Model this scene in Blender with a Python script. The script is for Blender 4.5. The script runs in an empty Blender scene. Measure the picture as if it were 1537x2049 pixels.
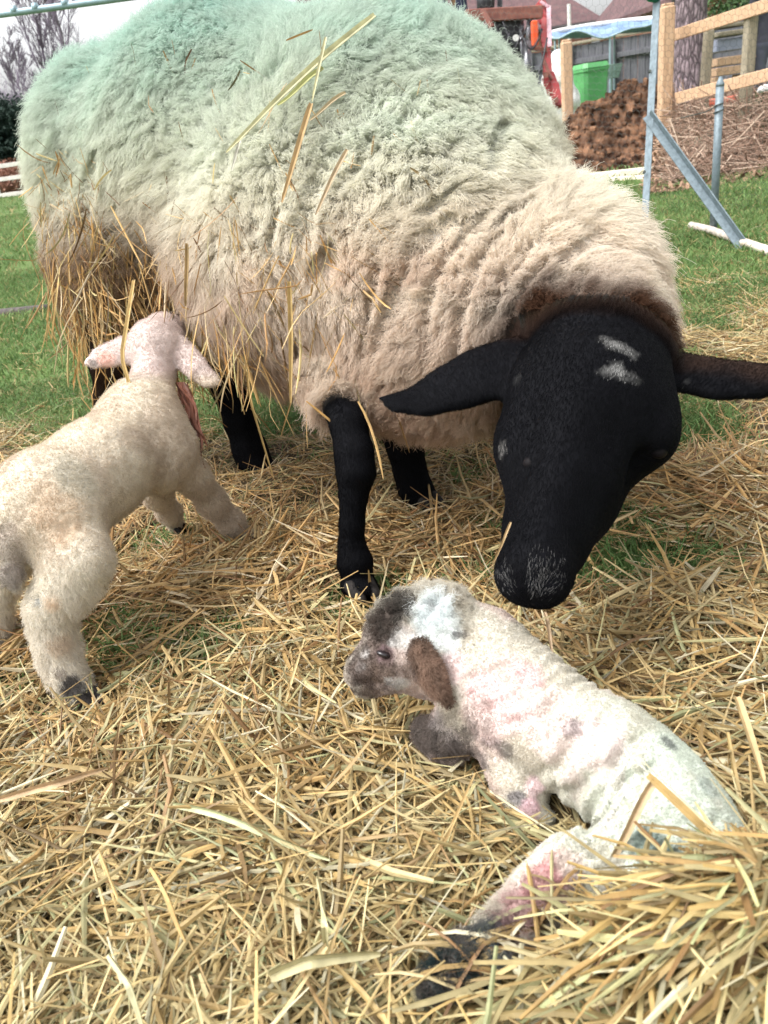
import bpy, math, os, random
import numpy as np
from mathutils import Vector, Matrix, kdtree
from mathutils.bvhtree import BVHTree

rng = np.random.default_rng(7)
random.seed(7)
SC = bpy.context.scene
COL = SC.collection

# ------------------------------------------------------------------ camera
FPX = 1577.0
TH, RO, CH = math.radians(25.9), math.radians(8.0), 0.62
CAM = np.array([0, 0, CH])
FW = np.array([0, math.cos(TH), -math.sin(TH)])
_R = np.array([1.0, 0, 0]); _U = np.array([0, math.sin(TH), math.cos(TH)])
UP = _U * math.cos(RO) + _R * math.sin(RO)
RT = _R * math.cos(RO) - _U * math.sin(RO)
cd = bpy.data.cameras.new('camera'); cam = bpy.data.objects.new('camera', cd); COL.objects.link(cam)
m = Matrix.Identity(4)
for i in range(3):
    m[i][0] = RT[i]; m[i][1] = UP[i]; m[i][2] = -FW[i]; m[i][3] = CAM[i]
cam.matrix_world = m
cd.sensor_fit = 'VERTICAL'; cd.sensor_height = 24.0; cd.lens = FPX / 2049.0 * 24.0
cd.clip_start = 0.02; cd.clip_end = 900.0
cd.dof.use_dof = True; cd.dof.focus_distance = 1.15; cd.dof.aperture_fstop = 7.0
SC.camera = cam

# ------------------------------------------------------------------ sky, sun, exposure
SUN_EL, SUN_AZ = math.radians(60), math.radians(-105)      # azimuth from +Y towards +X
w = bpy.data.worlds.new('World'); SC.world = w; w.use_nodes = True
nt = w.node_tree; nt.nodes.clear()
sky = nt.nodes.new('ShaderNodeTexSky'); sky.sky_type = 'NISHITA'; sky.sun_disc = False
sky.sun_elevation = SUN_EL; sky.sun_rotation = SUN_AZ
sky.air_density = 1.0; sky.dust_density = 6.0; sky.ozone_density = 1.0
hs = nt.nodes.new('ShaderNodeHueSaturation'); hs.inputs['Saturation'].default_value = 0.12
hs.inputs['Value'].default_value = 2.05
bg = nt.nodes.new('ShaderNodeBackground'); bg.inputs['Strength'].default_value = 0.15
wo = nt.nodes.new('ShaderNodeOutputWorld')
nt.links.new(sky.outputs[0], hs.inputs['Color']); nt.links.new(hs.outputs[0], bg.inputs[0]); nt.links.new(bg.outputs[0], wo.inputs[0])
sl = bpy.data.lights.new('sun', 'SUN'); sl.energy = 0.5; sl.angle = math.radians(30); sl.color = (1.0, 0.96, 0.9)
so = bpy.data.objects.new('sun', sl); COL.objects.link(so)
sd = Vector((math.sin(SUN_AZ) * math.cos(SUN_EL), math.cos(SUN_AZ) * math.cos(SUN_EL), math.sin(SUN_EL)))
so.rotation_euler = sd.to_track_quat('Z', 'Y').to_euler()
SC.view_settings.view_transform = 'Standard'; SC.view_settings.look = 'None'
SC.view_settings.exposure = 0.55; SC.view_settings.gamma = 1.0
SC.cycles.use_denoising = True
SC.cycles.max_bounces = 6; SC.cycles.diffuse_bounces = 3; SC.cycles.transparent_max_bounces = 16
try: SC.cycles_curves.shape = 'RIBBONS'
except Exception: pass

# ------------------------------------------------------------------ helpers
def W(px, py, zc):
    """world point seen at photo pixel (px, py) at a depth of zc metres"""
    return CAM + zc * (FW + (px - 768.5) / FPX * RT - (py - 1024.5) / FPX * UP)
def G(px, py, z=0.0):
    d = FW + (px - 768.5) / FPX * RT - (py - 1024.5) / FPX * UP
    return CAM + (z - CH) / d[2] * d
def GD(px, py, z=0.0):
    d = FW + (px - 768.5) / FPX * RT - (py - 1024.5) / FPX * UP
    return (z - CH) / d[2]
def PX(P):
    q = np.asarray(P) - CAM; z = q @ FW
    z = np.where(np.abs(z) < 1e-6, 1e-6, z)
    return 768.5 + FPX * (q @ RT) / z, 1024.5 - FPX * (q @ UP) / z, z

def tag(o, label=None, cat=None, group=None, kind=None):
    if label: o['label'] = label
    if cat: o['category'] = cat
    if group: o['group'] = group
    if kind: o['kind'] = kind
    return o
def empty(name, loc=(0, 0, 0), rz=0.0, **kw):
    o = bpy.data.objects.new(name, None); COL.objects.link(o); o.location = loc; o.rotation_euler = (0, 0, rz)
    o.empty_display_size = 0.1
    return tag(o, **kw)
def link(name, me, mats, parent=None, **kw):
    o = bpy.data.objects.new(name, me); COL.objects.link(o)
    for mt in (mats if isinstance(mats, (list, tuple)) else [mats]): me.materials.append(mt)
    if parent is not None:
        o.parent = parent; o.matrix_parent_inverse = wm(parent).inverted()
    return tag(o, **kw)
def wm(o):
    """world matrix without a depsgraph update"""
    l = Matrix.Translation(o.location) @ o.rotation_euler.to_matrix().to_4x4()
    return wm(o.parent) @ o.matrix_parent_inverse @ l if o.parent else l
def np_mesh(name, V, F, smooth=True, col=None, colname='col'):
    """V (n,3); F (m,3|4) or list of such arrays"""
    me = bpy.data.meshes.new(name)
    V = np.ascontiguousarray(V, np.float32)
    Fs = F if isinstance(F, list) else [F]
    Fs = [np.asarray(f, np.int32) for f in Fs if len(f)]
    me.vertices.add(len(V)); me.vertices.foreach_set('co', V.ravel())
    nl = sum(f.size for f in Fs); nf = sum(len(f) for f in Fs)
    me.loops.add(nl); me.polygons.add(nf)
    me.loops.foreach_set('vertex_index', np.concatenate([f.ravel() for f in Fs]))
    tot = np.concatenate([np.full(len(f), f.shape[1], np.int32) for f in Fs])
    st = np.concatenate([[0], np.cumsum(tot)[:-1]]).astype(np.int32)
    me.polygons.foreach_set('loop_start', st)
    me.polygons.foreach_set('loop_total', tot)
    me.polygons.foreach_set('use_smooth', np.full(nf, smooth))
    me.update(calc_edges=True)
    if col is not None:
        a = me.color_attributes.new(colname, 'FLOAT_COLOR', 'POINT')
        c = np.ones((len(V), 4), np.float32); c[:, :3] = col
        a.data.foreach_set('color', c.ravel())
    return me

# ---- materials
def nodes(name):
    mt = bpy.data.materials.new(name); mt.use_nodes = True
    n = mt.node_tree; b = n.nodes['Principled BSDF']
    return mt, n, b
def noise_col(n, c1, c2, scale=20.0, detail=6.0, coord='Object', rough=0.6, stretch=None, lo=0.35, hi=0.65):
    tc = n.nodes.new('ShaderNodeTexCoord'); nz = n.nodes.new('ShaderNodeTexNoise')
    nz.inputs['Scale'].default_value = scale; nz.inputs['Detail'].default_value = detail; nz.inputs['Roughness'].default_value = rough
    src = tc.outputs[coord]
    if stretch:
        mp = n.nodes.new('ShaderNodeMapping'); mp.inputs['Scale'].default_value = stretch
        n.links.new(src, mp.inputs[0]); src = mp.outputs[0]
    n.links.new(src, nz.inputs['Vector'])
    r = n.nodes.new('ShaderNodeValToRGB')
    r.color_ramp.elements[0].position = lo; r.color_ramp.elements[1].position = hi
    r.color_ramp.elements[0].color = (*c1, 1); r.color_ramp.elements[1].color = (*c2, 1)
    n.links.new(nz.outputs[0], r.inputs[0])
    return r, nz, src
def mat(name, c1, c2=None, scale=20.0, rough=0.7, metal=0.0, bump=0.0, bscale=None, stretch=None, spec=0.4, lo=0.35, hi=0.65):
    mt, n, b = nodes(name)
    b.inputs['Roughness'].default_value = rough; b.inputs['Metallic'].default_value = metal
    b.inputs['Specular IOR Level'].default_value = spec
    if c2 is None: c2 = tuple(min(1, v * 1.25) for v in c1)
    r, nz, src = noise_col(n, c1, c2, scale, stretch=stretch, lo=lo, hi=hi)
    n.links.new(r.outputs[0], b.inputs['Base Color'])
    if bump:
        bp = n.nodes.new('ShaderNodeBump'); bp.inputs['Strength'].default_value = 1.0; bp.inputs['Distance'].default_value = bump
        if bscale:
            nz2 = n.nodes.new('ShaderNodeTexNoise'); nz2.inputs['Scale'].default_value = bscale; nz2.inputs['Detail'].default_value = 6
            n.links.new(src, nz2.inputs['Vector']); n.links.new(nz2.outputs[0], bp.inputs['Height'])
        else: n.links.new(nz.outputs[0], bp.inputs['Height'])
        n.links.new(bp.outputs[0], b.inputs['Normal'])
    return mt
def mat_attr(name, rough=0.8, spec=0.2, trans=0.0, bump=0.0, bscale=300.0, mottled=0.0, mscale=60.0, sheen=0.0, stretch=None):
    """colour from the object's own colour attribute (its natural markings)"""
    mt, n, b = nodes(name)
    at = n.nodes.new('ShaderNodeAttribute'); at.attribute_name = 'col'
    b.inputs['Roughness'].default_value = rough; b.inputs['Specular IOR Level'].default_value = spec
    out = at.outputs['Color']
    if sheen:
        b.inputs['Sheen Weight'].default_value = sheen; b.inputs['Sheen Roughness'].default_value = 0.5
    if mottled:
        tc = n.nodes.new('ShaderNodeTexCoord'); nz = n.nodes.new('ShaderNodeTexNoise')
        nz.inputs['Scale'].default_value = mscale; nz.inputs['Detail'].default_value = 5
        n.links.new(tc.outputs['Object'], nz.inputs['Vector'])
        mr = n.nodes.new('ShaderNodeMapRange'); mr.inputs[1].default_value = 0.3; mr.inputs[2].default_value = 0.7
        mr.inputs[3].default_value = 1 - mottled; mr.inputs[4].default_value = 1 + mottled * 0.5
        n.links.new(nz.outputs[0], mr.inputs[0])
        mx = n.nodes.new('ShaderNodeVectorMath'); mx.operation = 'SCALE'
        n.links.new(out, mx.inputs[0]); n.links.new(mr.outputs[0], mx.inputs['Scale']); out = mx.outputs[0]
    n.links.new(out, b.inputs['Base Color'])
    if bump:
        tc = n.nodes.new('ShaderNodeTexCoord'); nz = n.nodes.new('ShaderNodeTexNoise'); nz.inputs['Scale'].default_value = bscale
        nz.inputs['Detail'].default_value = 4; bp = n.nodes.new('ShaderNodeBump'); bp.inputs['Distance'].default_value = bump
        bp.inputs['Strength'].default_value = 1.0
        src = tc.outputs['Object']
        if stretch:
            mp = n.nodes.new('ShaderNodeMapping'); mp.inputs['Scale'].default_value = stretch
            n.links.new(src, mp.inputs[0]); src = mp.outputs[0]
        n.links.new(src, nz.inputs['Vector']); n.links.new(nz.outputs[0], bp.inputs['Height']); n.links.new(bp.outputs[0], b.inputs['Normal'])
    if trans:
        tr = n.nodes.new('ShaderNodeBsdfTranslucent'); mx = n.nodes.new('ShaderNodeMixShader'); mx.inputs[0].default_value = trans
        n.links.new(out, tr.inputs['Color'])
        n.links.new(b.outputs[0], mx.inputs[1]); n.links.new(tr.outputs[0], mx.inputs[2])
        n.links.new(mx.outputs[0], n.nodes['Material Output'].inputs['Surface'])
    return mt

# ---- smooth value noise in numpy
def vnoise(P, scale, seed=0):
    P = np.asarray(P, np.float64) * scale + seed * 17.31
    i = np.floor(P).astype(np.int64); f = P - i; f = f * f * (3 - 2 * f)
    def hsh(a, b, c):
        n = (a * 73856093) ^ (b * 19349663) ^ (c * 83492791) ^ (seed * 2654435)
        n = (n ^ (n >> 13)) * 1274126177
        return ((n ^ (n >> 16)) & 0xffff) / 65535.0
    r = 0
    for dx in (0, 1):
        for dy in (0, 1):
            for dz in (0, 1):
                wt = (f[..., 0] if dx else 1 - f[..., 0]) * (f[..., 1] if dy else 1 - f[..., 1]) * (f[..., 2] if dz else 1 - f[..., 2])
                r = r + wt * hsh(i[..., 0] + dx, i[..., 1] + dy, i[..., 2] + dz)
    return r
def fbm(P, scale, oct=3, seed=0):
    s = 0; a = 1; t = 0
    for k in range(oct):
        s = s + a * vnoise(P, scale * 2 ** k, seed + k); t += a; a *= 0.5
    return s / t
def v2(x, y): return np.stack([x, y, np.zeros_like(x)], -1)
def norm(v): return v / np.maximum(np.linalg.norm(v, axis=-1, keepdims=True), 1e-9)
def smooth01(x, a, b):
    t = np.clip((x - a) / (b - a), 0, 1); return t * t * (3 - 2 * t)

# ---- bodies as blended distance fields, turned into one mesh by surface nets
class Body:
    def __init__(s): s.pr = []
    def cone(s, a, b, ra, rb, k=0.02, flat=None, n=None, sub=False):
        s.pr.append(('c', np.array(a, float), np.array(b, float), ra, rb, k, flat, None if n is None else norm(np.array(n, float)), sub)); return s
    def ell(s, c, rad, M=None, k=0.02, sub=False):
        s.pr.append(('e', np.array(c, float), np.array(rad, float), np.eye(3) if M is None else np.array(M, float), k, sub)); return s
    def chain(s, pts, k=0.02, **kw):
        for (a, ra), (b, rb) in zip(pts[:-1], pts[1:]): s.cone(a, b, ra, rb, k, **kw)
        return s
    def d1(s, p, P):
        if p[0] == 'c':
            _, a, b, ra, rb, k, flat, n, sub = p
            q = P - a; ab = b - a
            if flat is not None:
                dn = (q @ n)[..., None] * n; q = q + dn * (flat - 1)
                ab = ab + (ab @ n) * n * (flat - 1)
            t = np.clip((q @ ab) / (ab @ ab), 0, 1)
            d = np.linalg.norm(q - t[..., None] * ab, axis=-1) - (ra + (rb - ra) * t)
            if flat is not None: d = d * 0.6
            return d, k, sub
        _, c, r, M, k, sub = p
        q = (P - c) @ M.T
        k0 = np.linalg.norm(q / r, axis=-1); k1 = np.linalg.norm(q / (r * r), axis=-1)
        return k0 * (k0 - 1) / np.maximum(k1, 1e-6), k, sub
    def dist(s, P):
        D = None
        for p in s.pr:
            d, k, sub = s.d1(p, P)
            if D is None: D = d; continue
            if sub:
                h = np.clip(0.5 - 0.5 * (D + d) / k, 0, 1); D = D * (1 - h) - d * h + k * h * (1 - h)
            else:
                h = np.clip(0.5 + 0.5 * (D - d) / k, 0, 1); D = D * (1 - h) + d * h - k * h * (1 - h)
        return D
    def bounds(s):
        lo, hi = [], []
        for p in s.pr:
            if p[0] == 'c':
                r = max(p[3], p[4]); lo.append(np.minimum(p[1], p[2]) - r); hi.append(np.maximum(p[1], p[2]) + r)
            else:
                if p[5]: continue
                r = p[2].max(); lo.append(p[1] - r); hi.append(p[1] + r)
        return np.min(lo, 0) - 0.02, np.max(hi, 0) + 0.02
    def mesh(s, h, disp=None):
        lo, hi = s.bounds(); n = np.ceil((hi - lo) / h).astype(int) + 1
        ax = [lo[i] + h * np.arange(n[i]) for i in range(3)]
        D = np.full(n, 1.0, np.float32)
        # each primitive is blended in its own box; far away the field stays positive
        for p in s.pr:
            if p[0] == 'c':
                r = max(p[3], p[4]); k = p[5]; bl = np.minimum(p[1], p[2]) - r - k * 1.5 - 3 * h; bh = np.maximum(p[1], p[2]) + r + k * 1.5 + 3 * h
            else:
                r = p[2].max(); k = p[4]; bl = p[1] - r - k * 1.5 - 3 * h; bh = p[1] + r + k * 1.5 + 3 * h
            i0 = np.clip(np.floor((bl - lo) / h).astype(int), 0, n); i1 = np.clip(np.ceil((bh - lo) / h).astype(int) + 1, 0, n)
            sl = tuple(slice(i0[i], i1[i]) for i in range(3))
            X = np.stack(np.meshgrid(*[ax[i][sl[i]] for i in range(3)], indexing='ij'), -1)
            if X.size == 0: continue
            d, k, sub = s.d1(p, X); Dl = D[sl].astype(np.float64)
            if sub:
                hh = np.clip(0.5 - 0.5 * (Dl + d) / k, 0, 1); Dn = Dl * (1 - hh) - d * hh + k * hh * (1 - hh)
            else:
                hh = np.clip(0.5 + 0.5 * (Dl - d) / k, 0, 1); Dn = Dl * (1 - hh) + d * hh - k * hh * (1 - hh)
            D[sl] = Dn
        if disp is not None:
            idx = np.argwhere(np.abs(D) < 0.04)
            Pw = lo + idx * h
            D[idx[:, 0], idx[:, 1], idx[:, 2]] -= disp(Pw)
        D[0] = D[-1] = 1; D[:, 0] = D[:, -1] = 1; D[:, :, 0] = D[:, :, -1] = 1
        return nets(D, lo, h)
def nets(D, lo, h):
    n = np.array(D.shape); S = D < 0
    cs = np.zeros(n - 1, np.uint8)
    offs = [(i, j, k) for i in (0, 1) for j in (0, 1) for k in (0, 1)]
    for o in offs: cs += S[o[0]:n[0] - 1 + o[0], o[1]:n[1] - 1 + o[1], o[2]:n[2] - 1 + o[2]]
    act = np.argwhere((cs > 0) & (cs < 8))
    idm = np.full(n - 1, -1, np.int32); idm[act[:, 0], act[:, 1], act[:, 2]] = np.arange(len(act))
    vals = np.stack([D[act[:, 0] + o[0], act[:, 1] + o[1], act[:, 2] + o[2]] for o in offs], 1).astype(np.float64)
    acc = np.zeros((len(act), 3)); cnt = np.zeros(len(act))
    for a in range(8):
        for b in range(a + 1, 8):
            oa, ob = np.array(offs[a]), np.array(offs[b])
            if np.abs(oa - ob).sum() != 1: continue
            va, vb = vals[:, a], vals[:, b]; c = (va < 0) != (vb < 0)
            t = np.where(c, va / np.where(c, va - vb, 1), 0)
            acc += np.where(c[:, None], oa + t[:, None] * (ob - oa), 0); cnt += c
    V = lo + h * (act + acc / cnt[:, None])
    F = []
    for ax in range(3):
        sa = [slice(None)] * 3; sb = [slice(None)] * 3
        sa[ax] = slice(0, n[ax] - 1); sb[ax] = slice(1, n[ax])
        A, B = S[tuple(sa)], S[tuple(sb)]
        e = np.argwhere(A != B); u, v = [i for i in range(3) if i != ax]
        if ax == 1: u, v = v, u
        fl = A[e[:, 0], e[:, 1], e[:, 2]]
        q = []
        for du, dv in ((-1, -1), (0, -1), (0, 0), (-1, 0)):
            c = e.copy(); c[:, u] += du; c[:, v] += dv
            q.append(idm[c[:, 0], c[:, 1], c[:, 2]])
        q = np.stack(q, 1); q[~fl] = q[~fl][:, ::-1]
        F.append(q)
    F = np.concatenate(F)
    return V, F
def hit(B, px, py, z0=.35, z1=2.2):
    """depth at which the ray through a pixel meets a body"""
    d = W(px, py, 1.0) - CAM; z = z0
    for _ in range(120):
        q = float(B.dist((CAM + d * z)[None])[0])
        if q < .0004: break
        z += q * .7 / np.linalg.norm(d)
        if z > z1: break
    return z
def vnormals(V, F):
    a, b, c, d = (V[F[:, i]] for i in range(4))
    fn = np.cross(c - a, d - b); N = np.zeros_like(V)
    for i in range(4): np.add.at(N, F[:, i], fn)
    return norm(N), fn
def sample(V, F, N, n, wv=None, attrs=()):
    """n random surface points; wv: weight per vertex; returns P, Nn, attrs interpolated"""
    a, b, c, d = F.T
    T = np.concatenate([np.stack([a, b, c], 1), np.stack([a, c, d], 1)])
    ar = np.linalg.norm(np.cross(V[T[:, 1]] - V[T[:, 0]], V[T[:, 2]] - V[T[:, 0]]), axis=1)
    if wv is not None: ar = ar * wv[T].mean(1)
    i = rng.choice(len(T), n, p=ar / ar.sum()); u = rng.random(n); v = rng.random(n)
    s = u + v > 1; u[s] = 1 - u[s]; v[s] = 1 - v[s]; t = T[i]
    def ip(A):
        w0 = 1 - u - v
        if A.ndim == 1: return A[t[:, 0]] * w0 + A[t[:, 1]] * u + A[t[:, 2]] * v
        return A[t[:, 0]] * w0[:, None] + A[t[:, 1]] * u[:, None] + A[t[:, 2]] * v[:, None]
    return ip(V), norm(ip(N)), [ip(A) for A in attrs]
def nearest(C, P):
    kd = kdtree.KDTree(len(C))
    for i, c in enumerate(C): kd.insert(c, i)
    kd.balance(); return np.array([kd.find(p)[1] for p in P])
def hair_obj(name, P, rad, col, mt, parent, **kw):
    """P (n,k,3) world points, rad (n,) root radius, col (n,3)"""
    n, k = P.shape[:2]
    hc = bpy.data.hair_curves.new(name); hc.add_curves([k] * n)
    hc.points.foreach_set('position', np.ascontiguousarray(P, np.float32).ravel())
    r = rad[:, None] * np.linspace(1, 0.35, k)[None]
    at = hc.attributes.get('radius') or hc.attributes.new('radius', 'FLOAT', 'POINT')
    at.data.foreach_set('value', r.astype(np.float32).ravel())
    ca = hc.attributes.new('col', 'FLOAT_COLOR', 'CURVE')
    c = np.ones((n, 4), np.float32); c[:, :3] = col; ca.data.foreach_set('color', c.ravel())
    o = bpy.data.objects.new(name, hc); COL.objects.link(o); hc.materials.append(mt)
    o.parent = parent; o.matrix_parent_inverse = wm(parent).inverted()
    return tag(o, **kw)
def strands(P, N, L, comb, k=6, clump_r=0.012, clump=0.6, curl=0.002, cfreq=2.0, fuzz=0.002, bend=0.8, lift=1.0):
    """wool or hair growing from roots P; comb = (n,3) direction the tips lean to"""
    n = len(P); t = np.linspace(0, 1, k)[None, :, None]
    base = P[:, None] + N[:, None] * (L[:, None, None] * lift * (t - 0.25 * bend * t ** 2)) + comb[:, None] * (L[:, None, None] * bend * t ** 1.6)
    if np.max(clump) > 0:
        area_c = max(8, int(n * 0.02)); ci = rng.choice(n, min(n, area_c), replace=False)
        # thin the centres to about clump_r spacing
        keep = []; grid = {}
        for i in ci:
            g = tuple((P[i] / (clump_r * 1.3)).astype(int))
            if g in grid: continue
            grid[g] = 1; keep.append(i)
        keep = np.array(keep); idx = keep[nearest(P[keep], P)]
        wgt = np.broadcast_to(clump, (n,))[:, None, None] * t ** 1.2 * (0.6 + 0.4 * rng.random((n, 1, 1)))
        base = base * (1 - wgt) + base[idx] * wgt
        ph = rng.random((n, 2))[idx] * 6.28 + rng.normal(0, 0.5, (n, 2))
    else:
        ph = rng.random((n, 2)) * 6.28
    s1 = norm(np.cross(N, norm(comb + 1e-3 * rng.normal(size=(n, 3))))); s2 = norm(np.cross(N, s1))
    tt = np.linspace(0, 1, k)[None]
    c1 = np.sin(6.283 * cfreq * tt + ph[:, :1]) * curl; c2 = np.cos(6.283 * cfreq * tt * 0.9 + ph[:, 1:]) * curl
    env = np.minimum(1, tt * 3)
    base = base + (c1 * env)[..., None] * s1[:, None] + (c2 * env)[..., None] * s2[:, None]
    rw = rng.normal(0, fuzz, (n, k, 3)) * t
    return base + np.cumsum(rw, 1) * 0.6

# ---- ribbons (straw, grass, stalks)
def ribbons(Pts, width, col, fold=0.25, side=None, taper=0.6):
    """Pts (n,k,3) polylines -> folded ribbons, 3 vertices across"""
    n, k = Pts.shape[:2]
    T = np.gradient(Pts, axis=1); T = norm(T)
    if side is None:
        r = norm(rng.normal(size=(n, 3)) * 0.7 + np.array([0, 0, 1.2])); side = norm(np.cross(T, r[:, None]))
    nn = norm(np.cross(side, T)); wd = np.broadcast_to(width[:, None] if np.ndim(width) == 1 else width, (n, k)).copy()
    wd[:, 0] *= taper; wd[:, -1] *= taper * 0.6
    h = wd[..., None] * 0.5
    A = Pts - side * h - nn * h * fold; B = Pts + nn * h * fold; C = Pts + side * h - nn * h * fold
    V = np.stack([A, B, C], 2).reshape(-1, 3)
    base = (np.arange(n)[:, None] * k + np.arange(k - 1)[None]) * 3
    f1 = np.stack([base, base + 1, base + 4, base + 3], -1).reshape(-1, 4)
    f2 = np.stack([base + 1, base + 2, base + 5, base + 4], -1).reshape(-1, 4)
    cc = np.repeat(col, k * 3, axis=0)
    return V, np.concatenate([f1, f2]), cc
def tubes(Pts, rad, col=None, m=6):
    """Pts (n,k,3), rad (n,) or (n,k)"""
    n, k = Pts.shape[:2]; T = norm(np.gradient(Pts, axis=1))
    r = np.broadcast_to(np.array([0.31, 0.2, 0.93]), T.shape); s = norm(np.cross(T, r)); u = np.cross(s, T)
    rd = np.broadcast_to(rad[:, None] if np.ndim(rad) == 1 else rad, (n, k))[..., None, None]
    an = np.arange(m) * 2 * math.pi / m
    V = Pts[:, :, None] + rd * (np.cos(an)[None, None, :, None] * s[:, :, None] + np.sin(an)[None, None, :, None] * u[:, :, None])
    b = (np.arange(n)[:, None] * k + np.arange(k - 1)[None])[..., None] * m; j = np.arange(m); j2 = (j + 1) % m
    F = np.stack([b + j, b + j2, b + m + j2, b + m + j], -1).reshape(-1, 4)
    cap0 = ((np.arange(n) * k) * m)[:, None] + np.arange(m)[::-1]; cap1 = ((np.arange(n) * k + k - 1) * m)[:, None] + np.arange(m)
    cc = None if col is None else np.repeat(col, k * m, axis=0)
    return V.reshape(-1, 3), [F, cap0, cap1], cc
def cat(parts):
    """join (V,F[,c]) tuples"""
    V, Fs, Cc, o = [], {}, [], 0
    for p in parts:
        fl = p[1] if isinstance(p[1], list) else [p[1]]
        for f in fl:
            f = np.asarray(f)
            if len(f): Fs.setdefault(f.shape[1], []).append(f + o)
        V.append(p[0]); o += len(p[0])
        if len(p) > 2 and p[2] is not None: Cc.append(p[2])
    return np.concatenate(V), [np.concatenate(v) for v in Fs.values()], (np.concatenate(Cc) if Cc else None)
def box(c, s, rz=0.0, bev=0.0, M=None):
    """a box with chamfered long edges: centre, size"""
    c = np.array(c, float); hx, hy, hz = np.array(s) / 2.0; b = min(bev, hx * .45, hy * .45, hz * .45) or 1e-4
    ring = lambda x, y: [(x - b, -y), (x, -y + b), (x, y - b), (x - b, y), (-x + b, y), (-x, y - b), (-x, -y + b), (-x + b, -y)]
    V = []
    for z, k in ((-hz, b), (-hz + b, 0), (hz - b, 0), (hz, b)): V += [(x, y, z) for x, y in ring(hx - k, hy - k)]
    V = np.array(V); F = []
    for l in range(3):
        for j in range(8): F.append((l * 8 + j, l * 8 + (j + 1) % 8, l * 8 + 8 + (j + 1) % 8, l * 8 + 8 + j))
    caps = np.array([list(range(7, -1, -1)), list(range(24, 32))])
    if M is None: M = np.array([[math.cos(rz), -math.sin(rz), 0], [math.sin(rz), math.cos(rz), 0], [0, 0, 1]])
    return V @ np.array(M).T + c, [np.array(F), caps], None
def frame_to(a, b, roll=0.0):
    """rotation with local z along a->b"""
    z = norm(np.array(b, float) - np.array(a, float)); x = norm(np.cross([0, 0, 1.0], z)) if abs(z[2]) < 0.99 else np.array([1.0, 0, 0])
    y = np.cross(z, x); cr, sr = math.cos(roll), math.sin(roll)
    return np.stack([x * cr + y * sr, -x * sr + y * cr, z], 1)
def beam(a, b, w_, d_, bev=0.004, roll=0.0):
    a, b = np.array(a, float), np.array(b, float)
    return box((a + b) / 2, (w_, d_, np.linalg.norm(b - a)), bev=bev, M=frame_to(a, b, roll))
def tube(pts, r, m=10):
    P = np.array(pts, float)[None]; rr = np.array(r, float); rr = np.full(P.shape[:2], rr) if rr.ndim == 0 else rr[None]
    return tubes(P, rr, m=m)
def obj(name, parts, mt, parent=None, smooth=False, **kw):
    V, F, C = cat(parts if isinstance(parts, list) else [parts])
    if parent is None:                      # the thing's origin sits at the middle of its base
        loc = np.array([*(V[:, :2].min(0) + V[:, :2].max(0)) / 2, V[:, 2].min()]); V = V - loc
    o = link(name, np_mesh(name, V, F, smooth=smooth, col=C), mt, parent, **kw)
    if parent is None: o.location = loc
    return o

# ================================================================== the ewe
def pxr(r, zc): return r * zc / FPX
CF = np.stack([RT, UP, -FW])                                   # rows: right, up, towards the viewer
def rotM(deg, tilt=0.0):
    """local axes turned by deg in the view plane (counter-clockwise) and tilted in depth"""
    a = math.radians(deg); x = RT * math.cos(a) + UP * math.sin(a); y = -RT * math.sin(a) + UP * math.cos(a)
    z = -FW; t = math.radians(tilt); x2 = x * math.cos(t) + z * math.sin(t); z2 = -x * math.sin(t) + z * math.cos(t)
    return np.stack([x2, y, z2])
def E_(B, px, py, zc, rx, ry, rz, deg=0, tilt=0, k=0.03, sub=False):
    B.ell(W(px, py, zc), (pxr(rx, zc), pxr(ry, zc), rz), rotM(deg, tilt), k, sub)
def C_(B, pts, k=0.02, flat=None, n=None):
    q = [(W(x, y, z), pxr(r, z)) for x, y, z, r in pts]
    B.chain(q, k, flat=flat, n=n)

ewe = Body()
# trunk under the fleece: rump, barrel, shoulder, brisket, neck
E_(ewe, 262, 345, 1.66, 108, 196, .23, -8, 25, k=.02)
E_(ewe, 470, 340, 1.56, 296, 285, .27, -10, 28, k=.09)
E_(ewe, 740, 400, 1.40, 310, 345, .26, -22, 25, k=.11)
E_(ewe, 620, 560, 1.36, 240, 200, .20, -20, 25, k=.10)
E_(ewe, 900, 560, 1.24, 240, 270, .20, -30, 25, k=.12)
E_(ewe, 935, 330, 1.32, 140, 200, .16, 35, 25, k=.07)
E_(ewe, 1140, 545, 1.14, 128, 150, .12, 40, 20, k=.05)
E_(ewe, 1075, 650, 1.13, 225, 175, .14, -12, 20, k=.06)
E_(ewe, 860, 740, 1.2, 130, 105, .10, -10, 10, k=.07)
E_(ewe, 214, 480, 1.62, 64, 176, .12, 0, 0, k=.08)
E_(ewe, 260, 560, 1.56, 110, 130, .12, 0, 0, k=.08)            # thigh
E_(ewe, 690, 770, 1.22, 70, 60, .06, 0, 0, k=.05)              # elbow
FL_N = len(ewe.pr)
# head
E_(ewe, 1200, 700, .99, 135, 120, .085, -25, 10, k=.06)
E_(ewe, 1180, 800, .925, 165, 150, .085, -20, 0, k=.05)
E_(ewe, 1285, 865, .90, 60, 70, .045, 20, 0, k=.035)
E_(ewe, 1050, 895, .89, 60, 75, .045, 10, 0, k=.035)
C_(ewe, [(1160, 850, .90, 132), (1128, 960, .862, 102), (1096, 1060, .825, 76), (1076, 1130, .795, 66)], k=.03)
C_(ewe, [(1150, 830, .845, 60), (1112, 960, .815, 46), (1078, 1085, .778, 40)], k=.02)             # bridge of the nose
E_(ewe, 1312, 868, .872, 34, 44, .024, 20, 0, k=.014)                                            # brow ridges over the eyes
E_(ewe, 1046, 905, .862, 30, 44, .022, -5, 0, k=.014)
C_(ewe, [(1190, 900, .95, 95), (1140, 1000, .91, 80), (1095, 1110, .85, 56)], k=.03)      # jaw
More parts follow.
